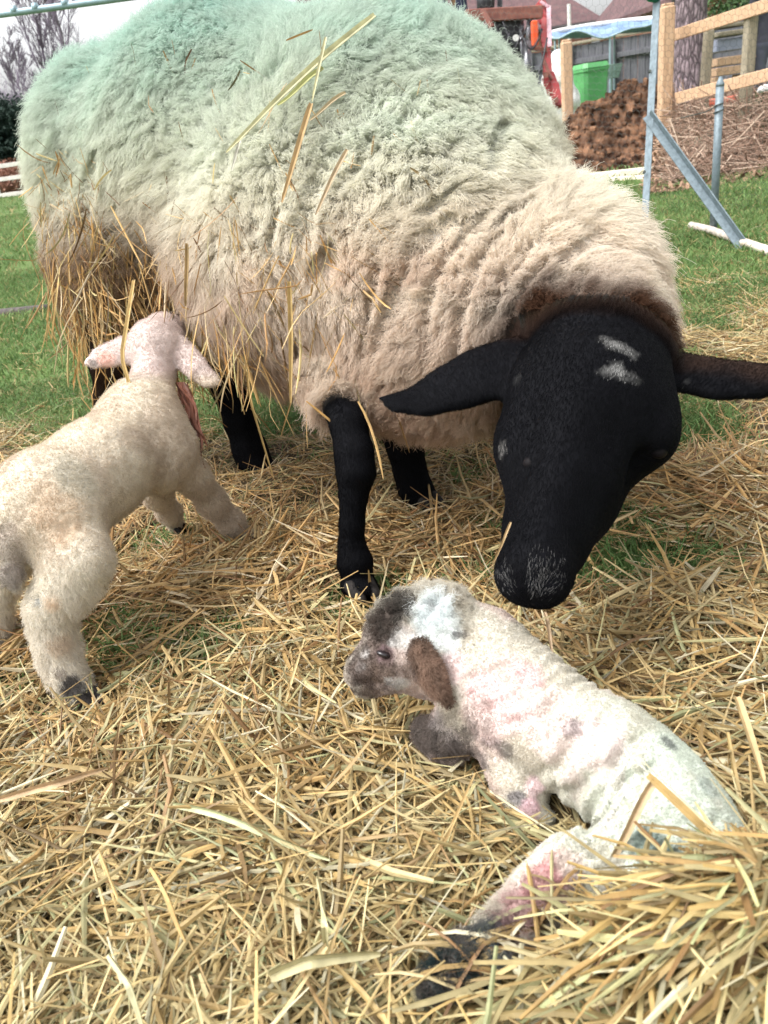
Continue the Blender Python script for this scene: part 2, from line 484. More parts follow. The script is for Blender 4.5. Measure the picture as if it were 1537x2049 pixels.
E_(ewe, 1068, 1142, .785, 72, 60, .034, 0, 0, k=.02)
E_(ewe, 1040, 1160, .785, 40, 42, .028, 20, 0, k=.012)
E_(ewe, 1092, 1166, .785, 40, 40, .028, -20, 0, k=.012)
E_(ewe, 1075, 1180, .80, 48, 32, .03, 0, 0, k=.012)
# nostrils and the cleft of the lip
def groove(B, pts, k=.006, off=0.0):
    q = [(x, y, hit(B, x, y) + off, r) for x, y, r in pts]
    for (a, b) in zip(q[:-1], q[1:]):
        B.cone(W(*a[:3]), W(*b[:3]), pxr(a[3], a[2]), pxr(b[3], b[2]), k, sub=True)
groove(ewe, [(1050, 1152, 5), (1041, 1178, 6), (1044, 1200, 6)], .01)
groove(ewe, [(1018, 1148, 5), (1009, 1162, 8), (1014, 1174, 5)], .008)
groove(ewe, [(1078, 1158, 4), (1095, 1160, 8), (1104, 1150, 5)], .008)
groove(ewe, [(1085, 905, 3), (1062, 928, 5), (1046, 952, 3)], .012)          # closed lids
groove(ewe, [(1003, 1120, 2), (1020, 1132, 2), (1040, 1134, 2)], .006)
# ears, leaf shaped, held out sideways
en = norm(-FW * 0.75 + UP * 0.66)
C_(ewe, [(1080, 712, .97, 50), (1035, 725, .965, 66), (975, 747, .96, 68), (910, 775, .955, 57), (850, 800, .95, 40), (800, 806, .945, 22), (768, 798, .945, 11)], k=.012, flat=2.7, n=en)
C_(ewe, [(1310, 745, .97, 40), (1365, 745, .96, 52), (1430, 757, .95, 54), (1500, 760, .94, 46), (1560, 755, .935, 32), (1600, 748, .93, 14)], k=.012, flat=2.7, n=en)
# legs
def leg(B, pts, k=.02):
    B.chain([(np.array(p[:3]), p[3]) for p in pts], k)
hf = G(722, 1178); hb = G(850, 1012); hh = G(512, 938); hn = G(275, 985)
C_(ewe, [(690, 800, 1.18, 50), (697, 850, 1.13, 35), (708, 905, 1.12, 37), (712, 945, 1.12, 38), (708, 985, 1.125, 28), (704, 1050, 1.13, 23), (704, 1090, 1.14, 25), (710, 1125, 1.143, 33), (715, 1150, 1.148, 27), (718, 1168, 1.15, 31)], k=.008)
E_(ewe, 722, 1178, 1.145, 38, 20, .03, -8, 0, k=.012)
C_(ewe, [(800, 850, 1.36, 45), (812, 900, 1.36, 33), (820, 940, 1.37, 30), (830, 975, 1.38, 31), (846, 1000, 1.385, 30)], k=.012)
E_(ewe, 855, 1008, 1.38, 34, 17, .03, -12, 0, k=.012)
C_(ewe, [(435, 640, 1.56, 60), (440, 700, 1.59, 40), (458, 770, 1.62, 36), (480, 840, 1.64, 31), (500, 900, 1.655, 32), (510, 925, 1.66, 33)], k=.012)
E_(ewe, 516, 934, 1.655, 36, 18, .03, -15, 0, k=.012)
ewe.chain([(W(255, 600, 1.55), .075), (W(235, 720, 1.52), .05), (hn + np.array([.0, .02, .20]), .035), (hn + np.array([0, 0, .06]), .03), (hn + np.array([.01, -.01, .03]), .034)], .02)

def ewe_disp(P):
    q = fbm(P, 16, 3, 3) - .5
    return q * 0.022
HB = W(1180, 800, .925)
t0 = __import__('time').time()
for q_ in ((1092, 955, .835, 26, 60, .014), (1270, 950, .862, 26, 50, .014)):
    E_(ewe, *q_, -12, 0, k=.02, sub=True)      # hollows under the eyes
head_c = W(1170, 850, .9)
def disp_masked(P):
    d = np.linalg.norm(P - head_c, axis=1); low = P[:, 2]
    return ewe_disp(P) * smooth01(d, .20, .30) * smooth01(low, .30, .42)
EV, EF = ewe.mesh(.0062, disp_masked)
EN, _ = vnormals(EV, EF)
print('ewe mesh', len(EV), __import__('time').time() - t0)
epx, epy, epz = PX(EV)

# which skin carries the fleece (1) and which the short black hair (0)
def fleece_mask(V):
    # head zone: distance to the head axis; legs by height
    D = None
    core = Body(); core.pr = ewe.pr[:FL_N]
    df = core.dist(V)
    hd = Body(); hd.pr = ewe.pr[FL_N:FL_N + 13]
    x, y, z = PX(V)
    # the collar line runs round the poll: a plane behind the ears
    pc = W(1195, 655, .97); pn = norm(W(1160, 860, .9) - W(1215, 560, 1.02))
    s = (V - pc) @ pn + 0.012 * (fbm(V, 40, 2, 9) - .5) * 2
    head = smooth01(s, -.012, .012) * (np.linalg.norm(V - head_c, axis=1) < .33)
    throat = (x < 1010) & (df < .02)
    head = np.where(throat, 0, head)
    legs = smooth01(df, .012, .03) * (z > 1.05) 
    eb = Body(); eb.pr = [p for p in ewe.pr if p[0] == 'c' and p[6] == 2.7]
    head = np.maximum(head, (eb.dist(V) < .006) * ((x < 1030) | (x > 1362)))
    return np.clip(1 - np.maximum(head, legs), 0, 1), s
fm, collar = fleece_mask(EV)
TEAL = np.array([.23, .475, .435]); CREAM = np.array([.74, .68, .56]); PINKISH = np.array([.68, .52, .42]); WHT = np.array([.86, .84, .74])
DIRT = np.array([.25, .165, .10]); BROWN = np.array([.085, .042, .025]); BLACK = np.array([.0036, .0037, .0048])
def fleece_col(P, N):
    x, y, z = PX(P)
    n1 = fbm(P, 7, 3, 21)[:, None]; n2 = fbm(P, 30, 2, 22)[:, None]
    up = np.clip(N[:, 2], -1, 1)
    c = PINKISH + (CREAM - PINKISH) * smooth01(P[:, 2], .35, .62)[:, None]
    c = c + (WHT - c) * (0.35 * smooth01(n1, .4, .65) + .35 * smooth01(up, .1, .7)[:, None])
    # green marker spray over the back
    g = smooth01(P[:, 2] + .05 * (n1[:, 0] - .5), .50, .88) ** 1.3
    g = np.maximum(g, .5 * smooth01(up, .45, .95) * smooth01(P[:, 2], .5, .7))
    c = c + (TEAL - c) * (np.clip(g, 0, 1) * (.85 + .4 * (n2[:, 0] - .3)))[:, None]
    c = c + (np.array([.60, .64, .54]) - c) * (.45 * smooth01(P[:, 2], .44, .66))[:, None]
    # trampled dirt low on the hindquarters
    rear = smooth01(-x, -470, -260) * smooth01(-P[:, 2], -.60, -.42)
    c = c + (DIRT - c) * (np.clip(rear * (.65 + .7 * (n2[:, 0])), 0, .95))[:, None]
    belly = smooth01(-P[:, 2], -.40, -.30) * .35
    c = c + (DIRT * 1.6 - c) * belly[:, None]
    # dark wool where the fleece meets the head
    s = (P - W(1195, 655, .97)) @ norm(W(1160, 860, .9) - W(1215, 560, 1.02))
    b = smooth01(s + .035 * (n2[:, 0] - .5) * 2, -.062, -.004) * smooth01(x, 930, 1060) * (np.linalg.norm(P - head_c, axis=1) < .32)
    c = c + (BROWN - c) * b[:, None]
    return c * (.88 + .24 * n2)
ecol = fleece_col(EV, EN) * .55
def spots(V, col, lst):
    """natural markings: (centre, radius, colour, strength)"""
    for c, r, cc, st in lst:
        d = np.linalg.norm(V - c, axis=1) + r * 1.1 * (fbm(V, .9 / r, 3, 5) - .5)
        a = st * (1 - smooth01(d, r * .6, r * 1.05)); col = col + (np.array(cc) - col) * a[:, None]
    return col
def surf(V, N, px, py, tol=8):
    """the body's surface point nearest the viewer on a pixel"""
    x, y, z = PX(V); ok = (np.hypot(x - px, y - py) < tol) & ((N @ FW) < 0.2)
    if not ok.any(): ok = np.hypot(x - px, y - py) < tol * 4
    if not ok.any(): return V[np.argmin(np.hypot(x - px, y - py))]
    i = np.where(ok)[0]; return V[i[np.argmin(z[i])]]
skin = np.tile(BLACK, (len(EV), 1)) * (.8 + .5 * fbm(EV, 25, 2, 2)[:, None])
near_poll = (1 - smooth01(collar, .0, .05)) * (EV[:, 2] > .2)
skin = skin + (np.array([.03, .017, .012]) - skin) * (near_poll * .9)[:, None]
ewe_spots = [(surf(EV, EN, px_, py_), r_, (.55, .54, .52), a_) for px_, py_, r_, a_ in ((1210, 672, .006, .4), (1228, 682, .011, .6), (1254, 694, .009, .5), (1272, 708, .006, .35), (1208, 737, .007, .4), (1232, 738, .010, .6), (1254, 746, .009, .55), (1276, 752, .006, .3))] + [
             (surf(EV, EN, 997, 895), .009, (.4, .38, .36), .6), (surf(EV, EN, 1030, 755), .008, (.12, .12, .12), .5), (surf(EV, EN, 1375, 760), .005, (.15, .15, .15), .5)]
skin = spots(EV, skin, [(c_, r_, np.array(k_) * .35, a_) for c_, r_, k_, a_ in ewe_spots])
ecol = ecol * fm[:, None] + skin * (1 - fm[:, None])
m_skin = mat_attr('sheep_skin', rough=.75, spec=.05)
me = np_mesh('sheep', EV, EF, col=ecol)
sheep = link('sheep', me, m_skin, label='large ewe with cream fleece sprayed pale green and black face lowered to a lamb', cat='sheep')

# ================================================================== fleece and hair of the ewe
def mat_hair(name, rough=.65, trans=.25, spec=.25):
    return mat_attr(name, rough=rough, spec=spec, trans=trans)
m_wool = mat_hair('wool', .85, .45, .1)
m_short = mat_hair('short_hair', .42, .0, .05)
HQ = 1.0
Gv = np.array([0, 0, -1.0])
P, N, (c_,) = sample(EV, EF, EN, int(320000 * HQ), wv=(fm > .5) * (1.0 + .8 * (EN @ -FW > -.15)), attrs=(EV,))
x, y, z = PX(P); s_ = fbm(P, 9, 2, 31)
tan = Gv - (N @ Gv)[:, None] * N
flow = norm(np.stack([fbm(P, 5, 2, 41) - .5, fbm(P, 5, 2, 42) - .5, fbm(P, 5, 2, 43) - .5], 1))
flow = flow - (flow * N).sum(1)[:, None] * N
upf = smooth01(P[:, 2], .5, .78)
comb = tan * (.78 - .40 * upf)[:, None] + flow * (.65 + .3 * upf)[:, None] + rng.normal(0, .12, P.shape)
# partings where the fleece opens
cz = np.ones(len(P))
for cp, cr_ in (([(668, 330), (640, 380), (610, 455)], .016), ([(745, 290), (712, 345), (690, 385)], .011), ([(668, 490), (648, 520)], .014), ([(900, 440), (872, 475), (850, 500)], .010), ([(1180, 470), (1150, 505), (1120, 535)], .010),
                ([(560, 150), (535, 180)], .012), ([(1000, 250), (985, 300), (975, 335)], .010), ([(800, 560), (780, 620), (770, 680)], .009), ([(1120, 330), (1108, 345)], .011), ([(205, 300), (200, 360), (190, 430)], .018),
                ([(1010, 470), (960, 540), (930, 620), (935, 700)], .0065), ([(1062, 500), (1012, 560), (985, 630)], .006), ([(955, 430), (898, 510), (868, 600), (872, 700)], .0065), ([(1125, 455), (1190, 490), (1260, 530)], .006),
                ([(1085, 540), (1050, 580), (1030, 620)], .0055), ([(845, 480), (815, 560), (800, 640)], .006), ([(1150, 560), (1210, 570), (1270, 590)], .005), ([(900, 380), (860, 430)], .006), ([(1050, 430), (1010, 440), (970, 470)], .006),
                ([(770, 520), (745, 600), (740, 690)], .006), ([(560, 420), (545, 500)], .008), ([(470, 300), (452, 360)], .008), ([(830, 210), (812, 260)], .008), ([(395, 420), (400, 500)], .008), ([(590, 620), (600, 700)], .006)):
    cps = np.array([W(a, b, hit(ewe, a, b)) for a, b in cp])
    for a, b in zip(cps[:-1], cps[1:]):
        ab = b - a; t_ = np.clip(((P - a) @ ab) / (ab @ ab), 0, 1); dv = P - (a + t_[:, None] * ab); dd = np.linalg.norm(dv, axis=1)
        f_ = 1 - smooth01(dd, cr_ * .3, cr_ * 1.6); comb += norm(dv) * (f_ * 1.3)[:, None]; cz = np.minimum(cz, 1 - .6 * f_)
dh = np.linalg.norm(P - head_c, axis=1)
L = (.025 + .013 * s_) * (.20 + .80 * smooth01(dh, .135, .25)) * (.75 + .5 * rng.random(len(P)))
wild = rng.random(len(P)) < .06 + .10 * upf; L[wild] *= 1.4; L *= 1 - .25 * upf
L *= cz
pts = strands(P, N, L, comb, k=7, clump_r=.0070, clump=.42 - .14 * upf, curl=.0028, cfreq=3.0, fuzz=.0022, bend=.68)
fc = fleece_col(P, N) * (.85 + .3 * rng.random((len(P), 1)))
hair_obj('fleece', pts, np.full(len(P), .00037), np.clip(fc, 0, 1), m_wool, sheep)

# short black hair of face, ears and legs
P, N, (c_,) = sample(EV, EF, EN, int(150000 * HQ), wv=(fm < .5) * (1.0 + 1.2 * (EN @ -FW > -.15)), attrs=(ecol,))
x, y, z = PX(P)
down = W(1065, 1180, .78) - P; down = np.where((np.linalg.norm(P - head_c, axis=1) < .32)[:, None], norm(down), Gv)
comb = norm(down - (down * N).sum(1)[:, None] * N) + rng.normal(0, .07, P.shape)
poll = (np.abs(x - 1205) < 165) * smooth01(-((P - W(1195, 655, .97)) @ norm(W(1160, 860, .9) - W(1215, 560, 1.02))), -.045, 0) * (P[:, 2] > .25)
L = (.0036 + (.013 + .006 * rng.random(len(P))) * poll + .0015 * (P[:, 2] < .15)) * (.8 + .4 * rng.random(len(P)))
pts = strands(P, N, L, comb, k=4, clump_r=.004, clump=0, curl=.0001, cfreq=1, fuzz=.00025, bend=1.1, lift=.38)
jit = spots(P + rng.normal(0, .0035, P.shape), np.tile(BLACK, (len(P), 1)), ewe_spots); c_ = np.where((jit.max(1) > .05 + .45 * rng.random(len(P)))[:, None], jit, np.minimum(c_, .03))
hcol = c_ * (.7 + .3 * rng.random((len(P), 1)))
mz = (1 - smooth01(np.minimum(np.linalg.norm(P - surf(EV, EN, 1085, 1150), axis=1), np.linalg.norm(P - surf(EV, EN, 1010, 1150), axis=1) + .01), .008, .032))
grey = rng.random(len(P)) < mz * .55 * smooth01(np.abs(x - 1041 + (y - 1150) * .05), 6, 18)
hcol[grey] = np.array([.12, .117, .115]) * (.5 + rng.random((grey.sum(), 1)))
hair_obj('face_hair', pts, np.where(grey, .00013, .00022), hcol, m_short, sheep)

# ================================================================== the lamb reaching under the ewe
def C3(B, pts, k=.015): B.chain([(W(a, b, c), pxr(d, c)) for a, b, c, d in pts], k)
la = Body()
E_(la, 95, 1020, 1.02, 105, 115, .075, 20, 0, k=.02)            # rump
E_(la, 195, 955, 1.10, 112, 88, .068, 35, 35, k=.04)
E_(la, 292, 868, 1.20, 76, 104, .060, 20, 30, k=.04)            # ribs and withers
E_(la, 320, 905, 1.19, 62, 75, .05, 0, 0, k=.04)
C3(la, [(110, 1000, 1.03, 86), (200, 932, 1.11, 76), (268, 862, 1.19, 64), (297, 800, 1.22, 42)], k=.04)   # the line of the back
C3(la, [(296, 812, 1.22, 46), (305, 765, 1.25, 37), (312, 715, 1.27, 42)], k=.02)
E_(la, 315, 692, 1.29, 55, 50, .05, 0, 0, k=.02)                # head from behind
C3(la, [(318, 690, 1.31, 48), (330, 668, 1.37, 36), (338, 660, 1.41, 26)], k=.02)
LA_H = len(la.pr)
en1 = norm(-FW + UP * .3)
la.chain([(W(*q[:3]), pxr(q[3], q[2])) for q in [(285, 690, 1.27, 22), (250, 700, 1.265, 28), (215, 712, 1.255, 24), (190, 722, 1.25, 14), (176, 727, 1.25, 5)]], .008, flat=2.4, n=en1)
la.chain([(W(*q[:3]), pxr(q[3], q[2])) for q in [(345, 690, 1.27, 24), (368, 712, 1.265, 27), (395, 740, 1.255, 22), (420, 760, 1.25, 16), (436, 768, 1.25, 6)]], .008, flat=2.4, n=en1)
# near hind leg
C3(la, [(130, 1060, 1.00, 80), (160, 1120, .985, 60), (135, 1180, .99, 48), (103, 1215, 1.0, 40), (108, 1270, 1.01, 35), (122, 1320, 1.02, 32), (140, 1360, 1.025, 27), (160, 1390, 1.025, 26)], k=.02)
E_(la, 172, 1400, 1.02, 36, 20, .02, -15, 0, k=.01)
# far hind leg and tail, at the frame's edge
C3(la, [(40, 1050, 1.06, 60), (20, 1110, 1.08, 45), (5, 1160, 1.10, 30), (-12, 1240, 1.13, 26), (-5, 1300, 1.15, 24)], k=.02)
C3(la, [(25, 975, .99, 22), (2, 1040, .975, 26), (8, 1100, .97, 24), (22, 1150, .97, 17), (32, 1178, .97, 8)], k=.012)
# front legs
C3(la, [(348, 905, 1.20, 42), (385, 955, 1.24, 31), (425, 1005, 1.29, 24), (462, 1045, 1.335, 20), (492, 1072, 1.365, 15)], k=.02)
E_(la, 503, 1082, 1.37, 20, 12, .015, -35, 0, k=.008)
C3(la, [(300, 930, 1.25, 40), (316, 990, 1.32, 25), (338, 1025, 1.38, 20), (352, 1050, 1.42, 15)], k=.02)
E_(la, 358, 1058, 1.42, 17, 11, .012, 0, 0, k=.008)
def fine_disp(amp, sc, seed): return lambda P: (fbm(P, sc, 2, seed) - .5) * amp
AV, AF = la.mesh(.0042, fine_disp(.005, 55, 4)); AN, _ = vnormals(AV, AF)
LW = np.array([.58, .51, .41]); LPK = np.array([.62, .43, .38]); LTAN = np.array([.50, .33, .20]); LGRY = np.array([.20, .165, .14])
LA_SP = [(surf(AV, AN, 110, 1020), .045, LTAN * [1.1, 1.15, 1.2], .38), (surf(AV, AN, 8, 1090), .035, (.30, .25, .22), .6), (surf(AV, AN, 25, 1160), .026, (.16, .13, .12), .7),
    (surf(AV, AN, 215, 715), .016, LPK * [1, .8, .7], .6), (surf(AV, AN, 182, 725), .008, (.12, .11, .1), .7), (surf(AV, AN, 125, 1290), .018, LTAN, .35), (surf(AV, AN, 100, 1210), .014, LTAN * 1.2, .4), (surf(AV, AN, 70, 1205), .008, (.2, .22, .23), .6),
    (surf(AV, AN, 128, 1345), .010, LGRY, .7), (surf(AV, AN, 150, 1372), .016, (.05, .045, .045), .9), (surf(AV, AN, 180, 1398), .026, (.025, .023, .022), .97), (surf(AV, AN, 503, 1082), .012, (.15, .14, .13), .7),
    (surf(AV, AN, 280, 880), .03, (.40, .32, .25), .4), (surf(AV, AN, 150, 940), .035, (.44, .42, .34), .45)]
def la_col(P):
    x, y, z = PX(P); c = np.tile(LW, (len(P), 1)); q = fbm(P, 14, 3, 51); q2 = fbm(P, 120, 2, 52)
    c = c + (np.array([.46, .37, .29]) - c) * (smooth01(q, .42, .62) * .55)[:, None]
    c = c + (np.array([.36, .28, .20]) - c) * (smooth01(q2, .52, .75) * .35)[:, None]
    c = c + (np.array([.58, .48, .47]) - c) * (smooth01(-y, -770, -735) * .7)[:, None]
    c = c + (np.array([.74, .71, .63]) - c) * (smooth01(y, 1080, 1180) * (x < 260) * .6)[:, None]
    return spots(P, c, LA_SP)
acol = la_col(AV)
m_lamb = mat_attr('lamb_wool', rough=.9, spec=.1, bump=.002, bscale=420, mottled=.12, mscale=160)
lamb1 = link('lamb', np_mesh('lamb', AV, AF, col=acol), m_lamb, label='standing cream lamb reaching its head up under the ewe', cat='lamb')
def lamb_fur(parent, V, F, N, col, n, seed, Lf, colf=None, jit=.0022, name='wool', combf=None, curl=.0016, clump_r=.0028, clump=.5, rad=.0003, k=5):
    P, Nn, (c,) = sample(V, F, N, int(n * HQ), wv=1.0 + 1.0 * (N @ -FW > -.1), attrs=(col,))
    if colf is not None: c = colf(P + rng.normal(0, jit, P.shape))
    tan = Gv - (Nn @ Gv)[:, None] * Nn
    cb = tan * .5 + rng.normal(0, .25, P.shape) if combf is None else combf(P, Nn)
    L = Lf(P) * (.7 + .6 * rng.random(len(P)))
    pts = strands(P, Nn, L, cb, k=k, clump_r=clump_r, clump=.22 + clump * smooth01(L, .006, .014), curl=0.0, cfreq=1.5, fuzz=.0006, bend=.9, lift=.8)
    cc = c * (.9 + .35 * rng.random((len(P), 1)))
    # curl in proportion to the length of the hair
    t = np.linspace(0, 1, k)[None]; ph = vnoise(P, 90, seed)[:, None] * 12 + rng.normal(0, .3, (len(P), 1))
    s1 = norm(np.cross(Nn, norm(cb + 1e-4))); s2 = norm(np.cross(Nn, s1)); am = curl * (L / .012)[:, None]
    pts = pts + (np.sin(6.28 * 1.3 * t + ph) * am * t)[..., None] * s1[:, None] + (np.cos(6.28 * 1.3 * t + ph * 1.3) * am * t)[..., None] * s2[:, None]
    return hair_obj(name, pts, np.full(len(P), rad), np.clip(cc, 0, 1), m_wool, parent)
hoof1 = surf(AV, AN, 150, 1380)
def la_len(P):
    x, y, z = PX(P)
    leg_ = smooth01(y, 1090, 1190) * (x < 260); fl = smooth01(x, 370, 400) * smooth01(y, 920, 980)
    return .0033 + .0058 * np.maximum(leg_, fl * .6)
lamb_fur(lamb1, AV, AF, AN, acol, 95000, 61, la_len, colf=la_col, rad=.00026)

# ================================================================== the newborn lying in the straw
lb = Body()
E_(lb, 862, 1262, .905, 74, 78, .045, -15, 0, k=.02)            # skull
E_(lb, 800, 1270, .90, 60, 62, .036, 20, 0, k=.025)
C3(lb, [(825, 1305, .905, 74), (770, 1325, .905, 58), (733, 1345, .905, 40)], k=.015)   # muzzle
E_(lb, 718, 1345, .90, 24, 30, .018, 15, 0, k=.012)
E_(lb, 735, 1378, .91, 28, 17, .016, -5, 0, k=.01)              # chin
E_(lb, 850, 1350, .93, 62, 45, .035, -10, 0, k=.02)             # cheek
C3(lb, [(838, 1282, .872, 20), (856, 1296, .862, 16)], k=.01)   # ear root
LB_H = len(lb.pr)
C3(lb, [(900, 1275, .91, 78), (965, 1310, .90, 84), (1035, 1365, .88, 88)], k=.03)
E_(lb, 985, 1400, .88, 95, 90, .055, -30, 0, k=.03)             # chest
E_(lb, 1120, 1455, .84, 146, 112, .066, -38, 0, k=.04)
E_(lb, 1045, 1430, .835, 40, 60, .03, -60, 0, k=.03)          # shoulder blade
E_(lb, 1265, 1560, .785, 165, 122, .068, -42, 0, k=.05)
E_(lb, 1370, 1680, .73, 140, 112, .064, -50, 0, k=.04)
E_(lb, 1300, 1700, .705, 60, 50, .035, 0, 0, k=.03)            # hip
E_(lb, 1320, 1765, .70, 130, 95, .055, -20, 0, k=.04)
C3(lb, [(935, 1435, .89, 60), (905, 1472, .893, 40), (872, 1474, .90, 24), (846, 1456, .91, 14)], k=.02)      # far front leg folded under
C3(lb, [(1010, 1480, .86, 60), (1030, 1560, .84, 44), (1055, 1610, .83, 36), (1085, 1645, .825, 30)], k=.02)
C3(lb, [(1250, 1745, .70, 98), (1150, 1745, .70, 70), (1080, 1780, .69, 45), (1030, 1840, .675, 30), (985, 1890, .66, 25), (925, 1930, .65, 25), (865, 1965, .64, 22)], k=.025)
# the newborn lies on the straw, its body clear of the ground
SB = .90
def shrink(p):
    p = list(p); p[1] = CAM + (p[1] - CAM) * SB
    if p[0] == 'c': p[2] = CAM + (p[2] - CAM) * SB; p[3] *= SB; p[4] *= SB; p[5] *= SB
    else: p[2] = p[2] * SB; p[4] *= SB
    return tuple(p)
lb.pr = [shrink(p) for p in lb.pr]
ez_ = hit(lb, 768, 1307)
lb.ell(W(768, 1307, ez_), (.0075, .005, .004), rotM(-12), .004, sub=True)
groove(lb, [(702, 1336, 5), (700, 1346, 6)], .004)
groove(lb, [(708, 1368, 3), (740, 1366, 4), (775, 1370, 3)], .003)
# skin folds of the neck and flank
for pts_ in ([(925, 1395, 8), (985, 1372, 11), (1040, 1350, 11), (1088, 1322, 9)], [(945, 1425, 7), (1020, 1400, 10), (1080, 1368, 10), (1112, 1335, 8)], [(930, 1362, 6), (985, 1343, 8), (1045, 1318, 8)], [(1000, 1450, 6), (1080, 1430, 8), (1140, 1380, 6)], [(1180, 1600, 5), (1250, 1570, 8), (1330, 1520, 6)], [(1200, 1540, 5), (1260, 1500, 7), (1300, 1460, 5)],
             [(1050, 1560, 5), (1110, 1535, 7), (1160, 1480, 6), (1200, 1440, 4)], [(1080, 1600, 5), (1170, 1570, 7), (1240, 1520, 5)]):
    groove(lb, pts_, .006, off=.0005)
def lb_disp(P):
    x, y, z = PX(P); body = smooth01(x, 1000, 1150)
    u = (P @ norm(W(1400, 1650, .75) - W(1050, 1380, .87)))
    wr = np.abs(np.sin(u * 210 + 4 * fbm(P, 20, 2, 71) * 2)) * .0062 * smooth01(fbm(P, 12, 2, 72), .38, .55)
    return (fbm(P, 60, 2, 70) - .5) * .004 - wr * body
BV, BF = lb.mesh(.0036, lb_disp); BN, _ = vnormals(BV, BF)
S = lambda a, b: surf(BV, BN, a, b)
DK = (.04, .034, .03); GB = (.15, .105, .08); PK = (.62, .40, .40)
LB_SP = [(S(712, 1340), .022, (.07, .055, .05), .9), (S(758, 1350), .020, GB, .85), (S(745, 1290), .020, (.13, .10, .085), .9),
    (S(760, 1240), .026, DK, .92), (S(795, 1205), .020, DK, .9), (S(820, 1350), .018, GB, .8), (S(740, 1385), .014, GB, .8), (S(835, 1325), .012, GB, .7), (S(725, 1305), .007, (.5, .48, .46), .8), (S(715, 1330), .006, (.5, .48, .46), .7),
    (S(860, 1210), .026, (.74, .78, .78), .9), (S(880, 1250), .028, (.74, .78, .78), .75), (S(808, 1275), .013, (.70, .68, .65), .9), (S(785, 1290), .006, (.7, .68, .66), .9), (S(802, 1378), .011, (.62, .6, .57), .85), (S(778, 1372), .006, (.62, .6, .57), .8),
    (S(858, 1210), .005, DK, .5), (S(912, 1268), .005, DK, .7), (S(935, 1262), .004, DK, .7), (S(768, 1309), .0125, (.26, .17, .19), .8), (S(768, 1309), .007, (.06, .03, .035), .95),
    (S(1138, 1455), .0125, (.06, .055, .055), .95), (S(1125, 1458), .006, (.2, .19, .18), .6), (S(975, 1480), .011, (.14, .12, .11), .7), (S(1005, 1500), .013, (.14, .12, .11), .65), (S(940, 1470), .010, (.14, .12, .11), .6), (S(1340, 1480), .009, (.12, .13, .12), .75), (S(1420, 1570), .012, (.25, .30, .28), .5),
    (S(850, 1455), .024, (.09, .075, .065), .85), (S(880, 1490), .018, (.10, .085, .075), .8), (S(875, 1440), .014, (.35, .31, .30), .7), (S(905, 1470), .012, (.38, .33, .31), .7), (S(925, 1505), .016, (.13, .11, .10), .75), (S(960, 1525), .012, (.15, .13, .12), .7), (S(1035, 1590), .010, (.12, .11, .12), .8), (S(1062, 1620), .014, (.55, .38, .41), .85), (S(1070, 1575), .012, (.6, .45, .47), .7),
    (S(1310, 1700), .018, (.12, .17, .15), .8), (S(1350, 1735), .018, (.10, .15, .13), .8), (S(1125, 1735), .018, (.42, .22, .22), .6), (S(1085, 1765), .020, (.36, .14, .15), .65), (S(1045, 1815), .018, (.30, .10, .12), .6), (S(1000, 1850), .012, (.28, .10, .12), .5),
    (S(1010, 1862), .016, (.12, .07, .08), .8), (S(985, 1885), .018, (.06, .08, .085), .85), (S(930, 1935), .036, (.02, .035, .037), .95), (S(860, 1965), .03, (.018, .03, .03), .96), (S(1150, 1700), .025, (.42, .41, .35), .5),
    (S(975, 1380), .022, PK, .75), (S(1050, 1352), .020, PK, .75), (S(1010, 1420), .03, (.66, .50, .49), .6), (S(905, 1335), .016, (.68, .5, .52), .5), (S(1180, 1490), .03, (.66, .55, .53), .6), (S(1000, 1390), .05, (.64, .50, .48), .6), (S(1100, 1440), .035, (.62, .50, .48), .5), (S(950, 1440), .02, (.35, .28, .25), .6)]
def lb_col(P):
    x, y, z = PX(P); c = np.tile(np.array([.53, .495, .42]), (len(P), 1)); q = fbm(P, 16, 3, 81); q2 = fbm(P, 150, 2, 83)
    c = c + (np.array([.64, .48, .46]) - c) * (smooth01(q, .45, .6) * .55 * (x < 1250))[:, None]
    c = c + (np.array([.52, .64, .57]) - c) * (smooth01(x + .4 * y, 1650, 1950) * .45)[:, None]
    c = c + (np.array([.42, .36, .28]) - c) * (smooth01(fbm(P, 28, 3, 85), .56, .70) * .4)[:, None]
    c = spots(P, c, LB_SP); face = (1 - smooth01(x, 760, 830)) * smooth01(y, 1190, 1250)
    brisket = (1 - smooth01(x, 930, 1010)) * smooth01(y, 1415, 1450) * smooth01(q2, .46, .56); c = c + (np.array([.10, .085, .075]) - c) * (brisket * .7)[:, None]
    sp_ = .45 + .55 * smooth01(q2, .42, .56); return c + (np.array([.075, .055, .046]) - c) * (face * sp_ * .85)[:, None]
bcol = lb_col(BV)
lamb2 = link('lamb', np_mesh('lamb', BV, BF, col=bcol), m_lamb, label='newborn white lamb with speckled grey face lying in the straw below the ewe\'s nose', cat='lamb')
def lb_len(P):
    x, y, z = PX(P)
    crown = (1 - smooth01(x, 900, 960)) * smooth01(-y, -1290, -1210); leg_ = smooth01(y, 1730, 1850); ch = smooth01(-x, -960, -900) * smooth01(y, 1400, 1440)
    eye_ = smooth01(np.hypot(x - 768, y - 1307), 12, 30)
    return (.0015 + .0135 * np.maximum(np.maximum(crown, leg_ * .8), ch * .5)) * (.12 + .88 * eye_)
lamb_fur(lamb2, BV, BF, BN, bcol, 105000, 62, lb_len, curl=.0034, colf=lb_col, jit=.0015, rad=.00024)
